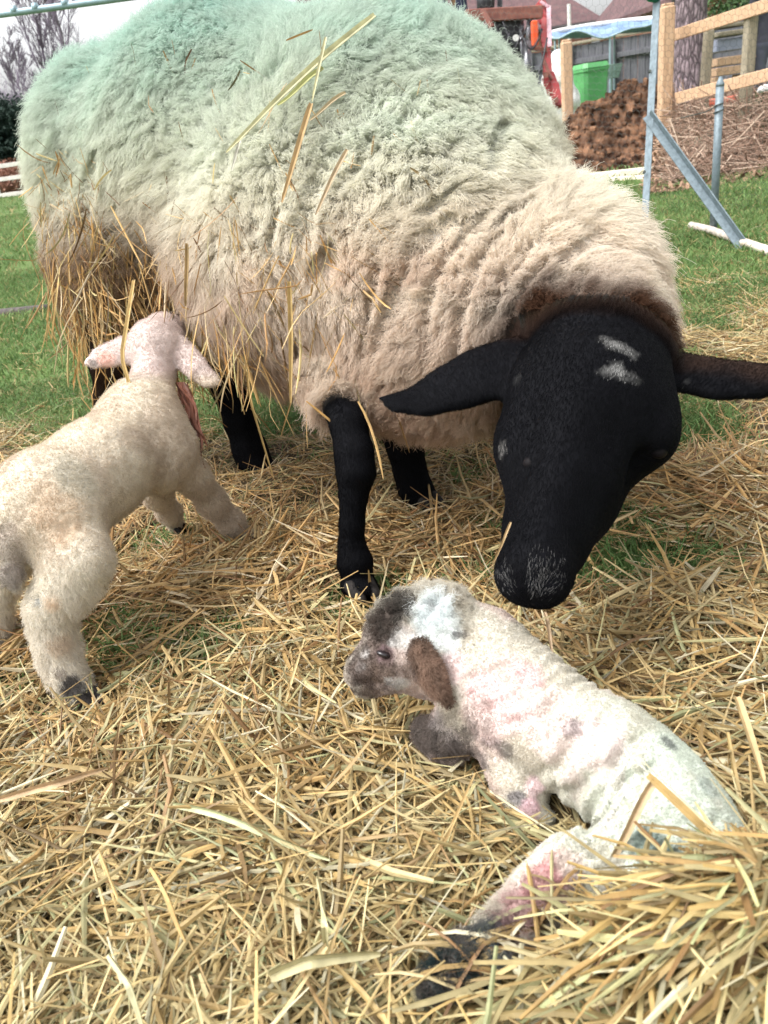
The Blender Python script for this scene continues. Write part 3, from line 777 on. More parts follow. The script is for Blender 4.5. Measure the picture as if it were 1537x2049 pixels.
# the hanging ear: brown leaf with its own thickness
def leaf_ear(name, pts, nrm, col_, mt, parent, th=.003, fold=.35):
    """pts: centre line with half widths"""
    V, F = [], []; C = np.array([p[:3] for p in pts]); wv = np.array([p[3] for p in pts]); T = norm(np.gradient(C, axis=0)); nrm = norm(np.array(nrm)); S_ = norm(np.cross(T, nrm)); Nn = np.cross(S_, T)
    m_ = 9; u = np.linspace(-1, 1, m_)
    top = C[:, None] + S_[:, None] * (wv[:, None, None] * u[None, :, None]) - Nn[:, None] * (wv[:, None, None] * fold * u[None, :, None] ** 2)
    edge = (1 - u ** 4)[None, :, None]
    up_ = top + Nn[:, None] * th * .5 * edge; dn = top - Nn[:, None] * th * .5 * edge
    k = len(pts); A = np.concatenate([up_.reshape(-1, 3), dn.reshape(-1, 3)]); o = k * m_
    for i in range(k - 1):
        for j in range(m_ - 1):
            a = i * m_ + j; F.append((a, a + 1, a + m_ + 1, a + m_)); F.append((o + a, o + a + m_, o + a + m_ + 1, o + a + 1))
    for j in range(m_ - 1):
        a = (k - 1) * m_ + j; F.append((a, a + 1, o + a + 1, o + a)); F.append((j, o + j, o + j + 1, j + 1))
    for i in range(k - 1):
        a = i * m_; F.append((a, a + m_, o + a + m_, o + a)); a += m_ - 1; F.append((a, o + a, o + a + m_, a + m_))
    cc = np.tile(col_, (len(A), 1)) * (.45 + 1.2 * smooth01(fbm(A, 75, 3, 8), .3, .7)[:, None]); ed = np.tile(np.tile(np.abs(u), k), 2) > .85; cc[ed] = cc[ed] * .5 + np.array([.3, .26, .24]) * .5
    o_ = link(name, np_mesh(name, A, np.array(F), col=cc), mt, parent); o_.modifiers.new('sub', 'SUBSURF').render_levels = 2
    return A, np.array(F), cc, o_
ze = hit(lb, 850, 1300)
epts = [(850, 1282, .004, 24), (855, 1300, -.008, 34), (862, 1325, -.015, 37), (872, 1352, -.018, 34), (886, 1382, -.016, 23), (902, 1412, -.010, 4)]
A_, F_, C_e, ear_o = leaf_ear('ear', [(*W(a, b, ze + c), pxr(d, ze)) for a, b, c, d in epts], -FW + RT * .55 + UP * .2, (.20, .135, .10), m_lamb, lamb2, fold=.7)
AN_, _ = vnormals(A_, F_)
lamb_fur(ear_o, A_, F_, AN_, C_e, 5000, 63, lambda P: np.full(len(P), .005), name='ear_hair')
def ball(name, c, r, mt, parent, sq=(1, 1, 1), M=None):
    n = 14; u, v = np.meshgrid(np.linspace(0, 2 * math.pi, n * 2, endpoint=False), np.linspace(0.02, math.pi - .02, n))
    V = np.stack([np.cos(u) * np.sin(v), np.cos(v), np.sin(u) * np.sin(v)], -1).reshape(-1, 3) * r * np.array(sq)
    if M is not None: V = V @ M
    V = V + c; i, j = np.meshgrid(np.arange(n - 1), np.arange(n * 2), indexing='ij'); a = (i * n * 2 + j).ravel(); b = (i * n * 2 + (j + 1) % (n * 2)).ravel()
    return link(name, np_mesh(name, V, np.stack([a, b, b + n * 2, a + n * 2], -1)), mt, parent)
m_eye = mat('dark_eye', (.012, .009, .012), (.02, .015, .015), rough=.12, spec=.6)
ball('eye', W(768, 1309, ez_ + .0040), .0062, m_eye, lamb2, (1.25, .55, 1), rotM(-18))
m_eye2 = mat('ewe_eye', (.006, .005, .006), (.012, .01, .01), rough=.5, spec=.06)
ball('eye', surf(EV, EN, 1060, 930) + FW * .0085, .008, m_eye2, sheep)
ball('eye', surf(EV, EN, 1328, 905) + FW * .0105, .010, m_eye2, sheep)

# cloven hooves
m_hoof = mat('hoof_horn', (.010, .009, .009), (.028, .024, .022), 120, rough=.75, spec=.15, bump=.0006)
def hoof(parent, px, py, zc, r, yaw=0.0):
    c = W(px, py, zc); c[2] = max(c[2], r * .45); B = Body(); f_ = np.array([math.sin(yaw), -math.cos(yaw), 0]); s_ = np.array([f_[1], -f_[0], 0])
    for k_ in (-1, 1):
        B.chain([(c + s_ * k_ * r * .42 + [0, 0, r * .35], r * .50), (c + s_ * k_ * r * .46 + f_ * r * .9 + [0, 0, -r * .1], r * .34)], .001)
    v, f = B.mesh(r * .16); v[:, 2] = np.maximum(v[:, 2], .001); obj('hoof', (v, f, None), m_hoof, parent, smooth=True)
hoof(sheep, 720, 1180, 1.14, .026, .5); hoof(sheep, 858, 1010, 1.37, .026, .6); hoof(sheep, 518, 938, 1.65, .026, .6)
hoof(lamb1, 180, 1400, 1.015, .018, .9); hoof(lamb1, 505, 1084, 1.365, .015, .9); hoof(lamb1, 360, 1060, 1.415, .014, .9); 

# ================================================================== ground and background
def GZ(px, zc, z=0.0):
    py = 1024.5 + FPX * ((CH - z) / zc + FW[2] + (px - 768.5) / FPX * RT[2]) / UP[2]
    return W(px, py, zc)
def zat(base, py):
    lo, hi = -2.0, CH + base[1] * math.cos(TH) / math.sin(TH) * .9
    for _ in range(50):
        md = (lo + hi) / 2; y = PX(np.array([base[0], base[1], md]))[1]
        if y > py: lo = md
        else: hi = md
    return lo
def ground_h(x, y):
    P = v2(np.asarray(x, float), np.asarray(y, float)); r = np.hypot(P[..., 0], P[..., 1] - 1)
    return (fbm(P, .9, 2, 91) - .5) * .05 * smooth01(r, 1.5, 4) + (fbm(P, .07, 2, 92) - .5) * .35 * smooth01(r, 12, 40)
def grid_patch(x0, x1, y0, y1, nx, ny, hole=None):
    X, Y = np.meshgrid(np.linspace(x0, x1, nx), np.linspace(y0, y1, ny), indexing='ij')
    return X, Y
# one sheet, fine near the viewer and coarse far off
tx = np.linspace(-1, 1, 181); ax_ = np.sign(tx) * (np.abs(tx) * 6 + np.abs(tx) ** 6 * 394)
X, Y = np.meshgrid(ax_, ax_ + 1.5, indexing='ij'); Z = ground_h(X, Y)
V = np.stack([X, Y, Z], -1).reshape(-1, 3); i, j = np.meshgrid(np.arange(180), np.arange(180), indexing='ij'); a = (i * 181 + j).ravel()
F = np.stack([a, a + 181, a + 182, a + 1], -1)
m_gr, n_, b_ = nodes('grass_ground'); b_.inputs['Roughness'].default_value = .95; b_.inputs['Specular IOR Level'].default_value = .1
r1, z1, s1 = noise_col(n_, (.06, .11, .03), (.15, .22, .075), 1.3, 8)
r2, z2, s2 = noise_col(n_, (.06, .05, .022), (.05, .09, .02), 38, 6)
mx = n_.nodes.new('ShaderNodeMix'); mx.data_type = 'RGBA'; mx.inputs[0].default_value = .4
n_.links.new(r1.outputs[0], mx.inputs[6]); n_.links.new(r2.outputs[0], mx.inputs[7])
n_.links.new(mx.outputs[2], b_.inputs['Base Color'])
link('grass_field', np_mesh('grass_field', V, F), m_gr, kind='structure')

m_galv = mat('galvanised_steel', (.12, .155, .175), (.20, .25, .28), 60, rough=.5, metal=.15, bump=.0004, bscale=200)
m_gpipe = mat('green_pipe', (.24, .34, .38), (.30, .41, .45), 30, rough=.4, metal=.2)
m_wood = mat('new_wood', (.42, .26, .155), (.58, .40, .26), 9, rough=.75, bump=.002, stretch=(12, 12, 1.2))
m_old = mat('old_wood', (.20, .17, .12), (.34, .30, .22), 14, rough=.85, bump=.003, stretch=(8, 8, 1))
m_grey = mat('grey_boards', (.085, .085, .10), (.17, .17, .19), 5, rough=.85, bump=.003, stretch=(9, 9, .8))
m_net = mat('net_wire', (.05, .06, .055), (.10, .11, .10), 40, rough=.5, metal=.5)
m_white = mat('white_paint', (.62, .62, .60), (.75, .74, .72), 6, rough=.6)

# ---- pen posts
pb = GZ(1279, 3.3); pt = pb + (W(1316, -160, 3.25) - pb); 
def angle_iron(a, b, w_, t_, roll):
    M = frame_to(a, b, roll); a, b = np.array(a), np.array(b); L_ = np.linalg.norm(b - a); c = (a + b) / 2
    o1 = M @ np.array([w_ / 2, 0, 0]); o2 = M @ np.array([0, w_ / 2, 0])
    return [box(c + o1, (w_, t_, L_), bev=t_ * .3, M=M), box(c + o2 - M @ np.array([0, 0, 0]), (t_ - .0006, w_ - .001, L_ - .002), bev=t_ * .3, M=M)]
post = empty('steel_post', pb, label='tall galvanised angle post with a diagonal brace beside the soil heap', cat='post')
obj('pole', angle_iron(pb - [0, 0, .05], pt, .036, .005, 2.5), m_galv, post)
obj('brace', angle_iron(W(1300, 228, 3.27), GZ(1497, 3.17, -.01), .034, .005, 2.2), m_galv, post)
for fz in (.25, .55, .8):
    q = pb + (pt - pb) * fz
    obj('bolt', tube([q - FW * .004, q - FW * .012], .006, 8), m_net, post)
p2 = GZ(1427, 3.53); p2t = np.array([*(p2[:2] + [-.005, .0]), zat(p2, 172)])
pp = empty('round_post', p2, label='short round galvanised post with a pointed cap standing in grass', cat='post')
obj('pole', tube([p2 - [0, 0, .03], p2t], .0165, 12), m_galv, pp, smooth=True)
obj('cap', tube([p2t, p2t + [0, 0, .01], p2t + [0, 0, .035]], [.0175, .016, .005], 12), m_galv, pp, smooth=True)
obj('wire_tie', tube([p2t + [math.cos(t_) * .019, math.sin(t_) * .019, -.11 + .004 * t_] for t_ in np.linspace(0, 12, 30)] + [p2t + [-.06, 0, -.09], p2t + [-.15, .03, -.1]], .0022, 5), m_net, pp)
# top rail of the pen
ra, rb = W(-420, 83, 3.45), pt
obj('pen_rail', [tube([ra + (rb - ra) * t_ - [0, 0, .012 * math.sin(math.pi * t_)] for t_ in np.linspace(0, 1, 12)], .0135, 12)] +
    [tube([ra + (rb - ra) * (t_ - .003), ra + (rb - ra) * (t_ + .003)], .0165, 12) for t_ in (.27, .295, .33, .6)], m_gpipe, smooth=True,
    label='blue grey steel pipe running across the top of the pen against the sky', cat='rail')
# green netting bundled on the post's head
V_, F_ = [], []
bb = Body(); c0 = W(1316, -30, 3.24)
for k_ in range(9): bb.ell(c0 + rng.normal(0, .03, 3) * [1.2, .6, .7], np.array([.035, .03, .03]) * rng.uniform(.7, 1.2), None, .02)
bv, bf = bb.mesh(.006, lambda P: (fbm(P, 60, 3, 5) - .5) * .02)
obj('net_bundle', (bv, bf, None), mat('green_plastic', (.0, .10, .06), (.0, .22, .13), 60, rough=.35), smooth=True, label='dark green plastic netting bundled round the head of the steel post', cat='netting')

# ---- hexagonal wire netting hanging from the rail to the right of the ewe
def netting(corner, ux, uz, nx, nz, s, sag, seed):
    segs = []; hx = s; 
    for r in range(nz):
        for c in range(nx):
            x0 = (c + .5 * (r % 2)) * hx; z0 = r * hx * .86
            A = [(x0, z0 + .29 * hx), (x0 + .5 * hx, z0 + .0 * hx)], [(x0 + .5 * hx, z0), (x0 + hx, z0 + .29 * hx)], [(x0, z0 + .29 * hx), (x0, z0 + .86 * hx)]
            for p_, q_ in A: segs.append((p_, q_))
    S_ = np.array(segs)                                   # n,2,2
    t_ = np.linspace(0, 1, 3)[None, :, None]; P_ = S_[:, :1] * (1 - t_) + S_[:, 1:] * t_
    ext = nz * hx * .86; wx_ = nx * hx
    P3 = corner + P_[..., :1] * ux - P_[..., 1:] * uz
    q = np.stack([P_[..., 0], P_[..., 1], np.zeros(P_.shape[:2])], -1)
    wob = np.stack([fbm(q, 9, 2, seed), fbm(q, 9, 2, seed + 3), fbm(q, 9, 2, seed + 5)], -1) - .5
    P3 = P3 + wob * .022 + np.array([0, 1.0, 0]) * (sag * np.sin(np.clip(P_[..., :1] / wx_, 0, 1) * math.pi))
    return P3
n1v = norm(W(1600, 0, 3.1) - W(1313, 0, 3.3)); 
P3 = netting(W(1318, -120, 3.28), n1v, np.array([0, 0, 1.]), 26, 44, .027, .03, 1)
Vn, Fn, _ = tubes(P3, np.full(len(P3), .00055), m=3)
obj('wire_netting', (Vn, Fn, None), m_net, label='fine chicken wire sheet hanging right of the steel post in front of the wooden rails', cat='netting')
n2v = norm(W(1000, 0, 3.7) - W(1313, 0, 3.3))
P3 = netting(W(1308, -120, 3.3), n2v, np.array([0, 0, 1.]), 32, 36, .03, .03, 2)
Vn, Fn, _ = tubes(P3, np.full(len(P3), .00045), m=3)
obj('wire_netting', (Vn, Fn, None), m_net, label='chicken wire sheet left of the steel post before the soil heap and bin', cat='netting')

# ---- post and rail fence of new timber
def wpost(name, px, zc, ytop, w_, mt, lean=0, **kw):
    b = GZ(px, zc); t_ = np.array([b[0] + lean, b[1], zat(b, ytop)])
    return obj(name, [beam(b - [0, 0, .1], t_, w_, w_ * .95, .012), beam(t_ + [0, 0, -.002], t_ + [0, 0, .018], w_ * .8, w_ * .75, .01)], mt, **kw)
tf = empty('rail_fence', GZ(1330, 7.0), label='new pale timber fence with two rails behind the chicken wire', cat='fence')
wpost('post', 1327, 7.0, 12, .105, m_wood, parent=tf)
wpost('post', 1700, 5.2, -40, .105, m_wood, parent=tf)
for (ax1, ay1, ax2, ay2) in ((1320, 80, 1700, -42), (1322, 205, 1700, 108)):
    obj('rail', beam(W(ax1, ay1, 6.93), W(ax2, ay2, 5.15), .038, .088, .004, roll=0.05), m_wood, tf)
wpost('fence_post', 1138, 8.2, 84, .10, m_wood, label='lone square new timber post rising from the soil heap by the green bin', cat='post')
wpost('old_post', 1398, 7.1, 60, .075, m_old, lean=.04, label='weathered round topped post just right of the tree trunk', cat='post')
wpost('old_post', 1484, 6.45, 30, .085, m_old, label='mossy weathered post carrying the rails beside the person', cat='post')
# ---- the tree trunk
tb = GZ(1372, 9.0); tt = np.array([tb[0] + .08, tb[1] + .2, 7.0]); k_ = 40; m_ = 48
tz = np.linspace(0, 1, k_) ; an = np.arange(m_) * 2 * math.pi / m_
C0 = tb[None] + (tt - tb)[None] * tz[:, None]; rr = .175 * (1 - .35 * tz) + .12 * np.exp(-tz * 22)
Vt = C0[:, None] + np.stack([np.cos(an)[None] * rr[:, None], np.sin(an)[None] * rr[:, None], np.zeros((k_, m_))], -1)
Vt = Vt.reshape(-1, 3); nr = norm((Vt - np.repeat(C0, m_, 0)) * [1, 1, 0])
i, j = np.meshgrid(np.arange(k_ - 1), np.arange(m_), indexing='ij')
Ft = np.stack([i * m_ + j, i * m_ + (j + 1) % m_, (i + 1) * m_ + (j + 1) % m_, (i + 1) * m_ + j], -1).reshape(-1, 4)
m_bark, n_, b_ = nodes('pine_bark'); b_.inputs['Roughness'].default_value = .9
tc = n_.nodes.new('ShaderNodeTexCoord'); mp = n_.nodes.new('ShaderNodeMapping'); mp.inputs['Scale'].default_value = (1, 1, .28)
vo = n_.nodes.new('ShaderNodeTexVoronoi'); vo.feature = 'DISTANCE_TO_EDGE'; vo.inputs['Scale'].default_value = 26
nz = n_.nodes.new('ShaderNodeTexNoise'); nz.inputs['Scale'].default_value = 14; nz.inputs['Detail'].default_value = 8
ad = n_.nodes.new('ShaderNodeVectorMath'); ad.operation = 'MULTIPLY_ADD'; ad.inputs[1].default_value = (.06, .06, .06)
n_.links.new(tc.outputs['Object'], mp.inputs[0]); n_.links.new(mp.outputs[0], nz.inputs['Vector']); n_.links.new(nz.outputs['Color'], ad.inputs[0]); n_.links.new(mp.outputs[0], ad.inputs[2]); n_.links.new(ad.outputs[0], vo.inputs['Vector'])
cr = n_.nodes.new('ShaderNodeValToRGB'); cr.color_ramp.elements[0].color = (.045, .03, .035, 1); cr.color_ramp.elements[1].color = (.26, .20, .215, 1); cr.color_ramp.elements[1].position = .22
n_.links.new(vo.outputs['Distance'], cr.inputs[0]); n_.links.new(cr.outputs[0], b_.inputs['Base Color'])
bp = n_.nodes.new('ShaderNodeBump'); bp.inputs['Distance'].default_value = .03; n_.links.new(vo.outputs['Distance'], bp.inputs['Height']); n_.links.new(bp.outputs[0], b_.inputs['Normal'])
tree = empty('pine_tree', tb, label='thick rough barked tree trunk behind the timber rails', cat='tree')
link('trunk', np_mesh('trunk', Vt, Ft), m_bark, tree)
m_leaf = mat('needles', (.03, .07, .02), (.07, .13, .04), 8, rough=.7)
lp = []
for q in range(14):
    a_ = rng.uniform(0, 6.28); z0 = rng.uniform(3.6, 6.9); l_ = rng.uniform(.8, 2.0); s_ = np.array([tb[0] + .06, tb[1] + .12, z0])
    lp.append([s_ + np.array([math.cos(a_) * l_ * t_, math.sin(a_) * l_ * t_, .35 * l_ * t_ * (1 - t_ * .3)]) for t_ in np.linspace(0, 1, 5)])
lp = np.array(lp); Vv, Ff, _ = tubes(lp, np.linspace(.05, .012, 5)[None].repeat(14, 0), m=6)
obj('limb', (Vv, Ff, None), m_bark, tree, smooth=True)
cen = lp[rng.integers(0, 14, 6000), rng.integers(2, 5, 6000)] + rng.normal(0, .28, (6000, 3)); dr = norm(rng.normal(size=(6000, 3))) * .10
Vv, Ff, _ = ribbons(np.stack([cen, cen + dr * .5, cen + dr], 1), np.full(6000, .03), np.zeros((6000, 3)), 0.0)
obj('crown', (Vv, Ff, None), m_leaf, tree)

# ---- grey board fence
g0, g1 = GZ(1040, 17.0), GZ(1560, 14.5); d_ = norm(g1 - g0); Lg = np.linalg.norm(g1 - g0); ztop = zat(GZ(1200, 16.2), 84)
gf = empty('board_fence', (g0 + g1) / 2, label='tall weathered grey board fence behind the green bin', cat='fence')
bs = []; xx = 0; rz = math.atan2(d_[1], d_[0]); k_ = 0
while xx < Lg:
    bw = rng.uniform(.13, .15); c_ = g0 + d_ * (xx + bw / 2) + np.array([0, (k_ % 2) * .012, (ztop) / 2]); bs.append(box(c_, (bw - .004, .018, ztop + rng.uniform(-.02, .02)), rz, .003)); xx += bw - .002; k_ += 1
obj('boards', bs, m_grey, gf)
for z_ in (ztop - .28, .45): obj('rail', box((g0 + g1) / 2 + [0, -.045, z_ - (g0[2] * 0)], (Lg, .05, .09), rz, .006), m_grey, gf)
obj('cap_rail', box((g0 + g1) / 2 + [0, -.01, ztop + .045], (Lg, .10, .05), rz, .008), m_old, gf)
for q in range(6): obj('post', box(g0 + d_ * (q + .35) * Lg / 6 + [0, -.10, ztop / 2], (.09, .08, ztop), rz, .006), m_grey, gf)

# ---- green bin with a white sack and a mesh basket
m_bin = mat('bin_green', (.08, .30, .10), (.11, .37, .13), 4, rough=.45)
bb_ = GZ(1183, 13.0); hb_ = zat(bb_, 132); wb = 52 * 13.0 / FPX
bn = empty('wheelie_bin', bb_, rz=.2, label='bright green plastic bin standing behind the soil heap', cat='bin')
V8 = []; 
def frustum(c, w0, d0, w1, d1, h_, rz=.0):
    """tapered box with softened upright edges"""
    def ring(w_, d_, z_):
        b = .12 * min(w_, d_); P_ = [(w_/2 - b, -d_/2), (w_/2, -d_/2 + b), (w_/2, d_/2 - b), (w_/2 - b, d_/2), (-w_/2 + b, d_/2), (-w_/2, d_/2 - b), (-w_/2, -d_/2 + b), (-w_/2 + b, -d_/2)]
        return [(x * math.cos(rz) - y * math.sin(rz) + c[0], x * math.sin(rz) + y * math.cos(rz) + c[1], z_) for x, y in P_]
    V_ = ring(w0, d0, c[2]) + ring((w0 + w1) / 2, (d0 + d1) / 2, c[2] + h_ / 2) + ring(w1, d1, c[2] + h_)
    F_ = [(l * 8 + j, l * 8 + (j + 1) % 8, l * 8 + 8 + (j + 1) % 8, l * 8 + 8 + j) for l in range(2) for j in range(8)]
    return np.array(V_), [np.array(F_), np.array([list(range(7, -1, -1)), list(range(16, 24))])], None
obj('body', [frustum(bb_ + [0, 0, .06], wb * .8, wb * .8, wb, wb * 1.05, hb_ - .13, .2), frustum(bb_ + [0, 0, hb_ - .075], wb * 1.06, wb * 1.12, wb * 1.06, wb * 1.12, .04, .2)], m_bin, bn)
obj('lid', [frustum(bb_ + [0, 0, hb_ - .032], wb * 1.08, wb * 1.15, wb * .98, wb, .07, .2)], m_bin, bn)
for s_ in (-1, 1): obj('wheel', tube([bb_ + [s_ * wb * .42, .22, .08], bb_ + [s_ * wb * .48, .22, .08]], .08, 16), m_net, bn, smooth=True)
obj('handle', tube([bb_ + [-wb * .4, .36, hb_ - .02], bb_ + [wb * .4, .40, hb_ - .02]], .014, 8), m_bin, bn)
sk = Body(); s0 = GZ(1122, 12.6)
for (dx, dz, r_) in ((0, .25, .28), (.04, .6, .27), (-.02, .9, .24), (.02, 1.1, .18), (.0, 1.2, .12)): sk.ell(s0 + [dx, 0, dz], (r_, r_ * .9, r_), None, .08)
sv, sf = sk.mesh(.02, lambda P: (fbm(P, 9, 3, 6) - .5) * .06)
obj('white_sack', (sv, sf, None), m_white, smooth=True, label='bulging white plastic sack leaning left of the green bin', cat='sack')
kb = GZ(1224, 13.4, .0); m_mesh = mat('green_mesh', (.10, .17, .13), (.16, .24, .20), 20, rough=.5)
kt = []; z0, z1 = zat(kb, 156), zat(kb, 130)
for z_, r_ in ((z0, .12), (z1, .17), ((z0 + z1) / 2, .145)): kt.append(tube([kb + [r_ * math.cos(t_), r_ * .7 * math.sin(t_), z_] for t_ in np.linspace(0, 6.283, 25)], .006, 5))
for t_ in np.linspace(0, 6.283, 36, endpoint=False):
    for s_ in (-.5, .5): kt.append(tube([kb + [.12 * math.cos(t_), .084 * math.sin(t_), z0], kb + [.17 * math.cos(t_ + s_), .119 * math.sin(t_ + s_), z1]], .0035, 4))
kt.append(tube([kb, kb + [0, 0, z0]], .012, 6))
obj('mesh_basket', kt, m_mesh, label='green wire mesh basket on a stalk beside the bin', cat='basket')

# ---- garden canopy with a sagging blue cover
cb = GZ(1225, 14.6); zc0 = zat(cb, 72); zc1 = zat(cb, 36); wc = 250 * 14.6 / FPX / 2
gc = empty('garden_canopy', cb, label='round canopy with sagging pale blue cover and white rim above the grey fence', cat='canopy')
zlo, zhi = zat(cb, 70), zat(cb, 40)
def cz_(q, v_): return zlo + (zhi - zlo) * (1 + v_ * math.sin(q)) / 2 + .05 * math.sin(5 * q + 1) * v_ * (math.sin(q) < 0)
nu, nv = 48, 10; u = np.linspace(0, 2 * math.pi, nu, endpoint=False); vv = np.linspace(0.02, 1, nv)
Vc = [(cb[0] + wc * v_ * math.cos(q), cb[1] + wc * .6 * v_ * math.sin(q), cz_(q, v_) - .10 * (1 - v_ ** 2) - .03 * math.sin(9 * q) * v_) for v_ in vv for q in u]
Fc = [(i * nu + j, i * nu + (j + 1) % nu, (i + 1) * nu + (j + 1) % nu, (i + 1) * nu + j) for i in range(nv - 1) for j in range(nu)]
o_ = obj('cover', (np.array(Vc), np.array(Fc), None), mat('blue_cover', (.09, .16, .32), (.22, .32, .50), 5, rough=.5, stretch=(1, .4, 3)), gc, smooth=True); sm = o_.modifiers.new('th', 'SOLIDIFY'); sm.thickness = .01
obj('rim', tube([(cb[0] + wc * math.cos(q), cb[1] + wc * .6 * math.sin(q), cz_(q, 1) + .01) for q in np.linspace(-.25, math.pi + .25, 60)], .045, 8), m_white, gc, smooth=True)
obj('hem', tube([(cb[0] + wc * math.cos(q), cb[1] + wc * .6 * math.sin(q), cz_(q, 1) - .03 * math.sin(9 * q)) for q in np.linspace(math.pi, 2 * math.pi, 60)], .014, 6), m_gpipe, gc, smooth=True)
for q in np.linspace(.3, 6.58, 7)[:-1]: obj('leg', tube([(cb[0] + wc * .97 * math.cos(q), cb[1] + wc * .58 * math.sin(q), 0), (cb[0] + wc * .97 * math.cos(q), cb[1] + wc * .58 * math.sin(q), cz_(q, 1))], .018, 6), m_gpipe, gc)

# ---- houses
m_tile = mat('roof_tiles', (.075, .042, .046), (.135, .075, .075), 3.5, rough=.8, bump=.02, bscale=9)
m_brick, n_, b_ = nodes('brick_wall'); bt = n_.nodes.new('ShaderNodeTexBrick'); bt.inputs['Scale'].default_value = 4.5
bt.inputs['Color1'].default_value = (.30, .11, .07, 1); bt.inputs['Color2'].default_value = (.40, .17, .11, 1); bt.inputs['Mortar'].default_value = (.36, .32, .28, 1)
tc = n_.nodes.new('ShaderNodeTexCoord'); mp = n_.nodes.new('ShaderNodeMapping'); mp.inputs['Rotation'].default_value = (math.pi / 2, 0, 0)
n_.links.new(tc.outputs['Object'], mp.inputs[0]); n_.links.new(mp.outputs[0], bt.inputs['Vector']); n_.links.new(bt.outputs[0], b_.inputs['Base Color']); b_.inputs['Roughness'].default_value = .9
m_glass = mat('window_glass', (.03, .04, .05), (.05, .06, .07), 2, rough=.1, spec=.6)
m_dark = mat('dark_trim', (.03, .028, .03), (.06, .055, .055), 5, rough=.7)
def house(label, c, w_, d_, hw, hr, chim=None, hip=.0):
    h_ = empty('brick_house', c, label=label, cat='house')
    obj('wall', [box(c + [0, 0, hw / 2], (w_, d_, hw), bev=.01)], m_brick, h_)
    e = .35; x0, x1, y0, y1 = c[0] - w_ / 2 - e, c[0] + w_ / 2 + e, c[1] - d_ / 2 - e, c[1] + d_ / 2 + e; z0 = hw - .02; z1 = hw + hr
    rx0, rx1 = x0 + hip, x1 - hip; ym = c[1]
    top = np.array([(x0, y0, z0), (x1, y0, z0), (x1, y1, z0), (x0, y1, z0), (rx0, ym, z1), (rx1, ym, z1)])
    V_ = np.concatenate([top, top - [0, 0, .14]]); q4 = np.array([(0, 1, 5, 4), (2, 3, 4, 5), (6, 10, 11, 7), (8, 11, 10, 9), (0, 6, 7, 1), (1, 7, 8, 2), (2, 8, 9, 3), (3, 9, 6, 0)])
    q3 = np.array([(1, 2, 5), (3, 0, 4), (7, 11, 8), (9, 10, 6)])
    rf = obj('roof', (V_, [q4, q3], None), m_tile, h_)
    obj('gutter', tube([(x0, y0 - .05, z0 - .08), (x1, y0 - .05, z0 - .08)], .06, 8), m_dark, h_)
    for fx in (-.3, 0, .3):
        wi = obj('window', box(c + [fx * w_, -d_ / 2 - .03, hw * .55], (1.2, .10, 1.1), bev=.01), m_white, h_)
        obj('pane', box(c + [fx * w_, -d_ / 2 - .075, hw * .55], (1.04, .03, .94), bev=.005), m_glass, wi)
    if chim: obj('chimney', [box(c + [chim, 0, z1 + .2], (.75, .6, 1.9), bev=.02), box(c + [chim, 0, z1 + 1.18], (.85, .7, .12), bev=.02)], m_brick, rf)
    return h_
def hz_(px, zc, py): b = GZ(px, zc); return b, zat(b, py)
b, z_ = hz_(1185, 30, 46); wH = 12.0
house('low brick house with a hipped maroon tiled roof behind the tractor', b + [-wH / 2 - .3, 3.0, 0], wH, 8, z_, 3.2, hip=3.2)
b, z_ = hz_(1280, 42, 34)
house('farther brick house whose tiled roof rises right of the chimney', b + [8.0, 4.0, 0], 11, 8, z_, 3.5, hip=3.2)
b, z_ = hz_(1247, 36, 33)
obj('chimney_stack', [box(b + [0, 0, (z_ + 3.2) / 2], (.70, .7, z_ + 3.2), bev=.03), box(b + [0, 0, z_ + 3.25], (.85, .85, .15), bev=.03)], mat('dark_brick', (.10, .05, .05), (.16, .08, .08), 9, rough=.9), label='tall dark brick chimney standing against the white sky', cat='chimney')
b, z_ = hz_(1480, 22, -30)
house('red brick house close behind the tree trunk', b + [1.6, 4.0, 0], 6.4, 7, z_, 2.5, hip=2)
# white pipe on the house
b = GZ(1143, 24); obj('white_pole', tube([b, [b[0], b[1], zat(b, 8)]], .05, 8), m_white, label='thin white pole in front of the maroon roof', cat='pole')
# ivy on the brick house
b = GZ(1455, 20.5); cz = zat(b, 18)
cen = np.array([b[0], b[1], cz]) + rng.normal(0, 1, (900, 3)) * [.35, .1, .12]; dr = norm(rng.normal(size=(900, 3))) * .07
Vv, Ff, _ = ribbons(np.stack([cen, cen + dr * .5, cen + dr], 1), np.full(900, .06), np.zeros((900, 3)), 0.1)
iv = empty('ivy_bush', b, label='green ivy clump showing above the top timber rail', cat='bush')
obj('foliage', (Vv, Ff, None), m_leaf, iv)
obj('stem', tube([b, [b[0], b[1], cz]], .02, 6), m_old, iv)

# ---- crate and clutter behind the rails
b = GZ(1445, 9.5); z0, z1 = zat(b, 152), zat(b, 60)
cr_ = empty('storage_crate', b, label='slatted timber crate with blue grey panel behind the rails', cat='crate')
wq = 62 * 9.5 / FPX
obj('side_panel', [box(b + [0, 0, z0 + (i_ + .5) * .1], (wq, .3, .085), .05, .006) for i_ in range(int((zat(b, 105) - z0) / .1))] + [box(b + [s_ * wq * .46, 0, z0 / 2], (.05, .28, z0), .05, .005) for s_ in (-1, 1)], m_wood, cr_)
obj('top_panel', [box(b + [0, .02, (zat(b, 105) + z1) / 2 - .04], (wq, .26, z1 - zat(b, 105) - .1), .05, .01)], mat('bluegrey_panel', (.22, .25, .33), (.32, .34, .42), 3, rough=.6), cr_)
obj('lid', [box(b + [0, 0, z1 - .04], (wq * 1.06, .36, .05), .05, .01), box(b + [0, 0, z1 + .04], (wq * 1.0, .32, .04), .05, .01)], m_old, cr_)
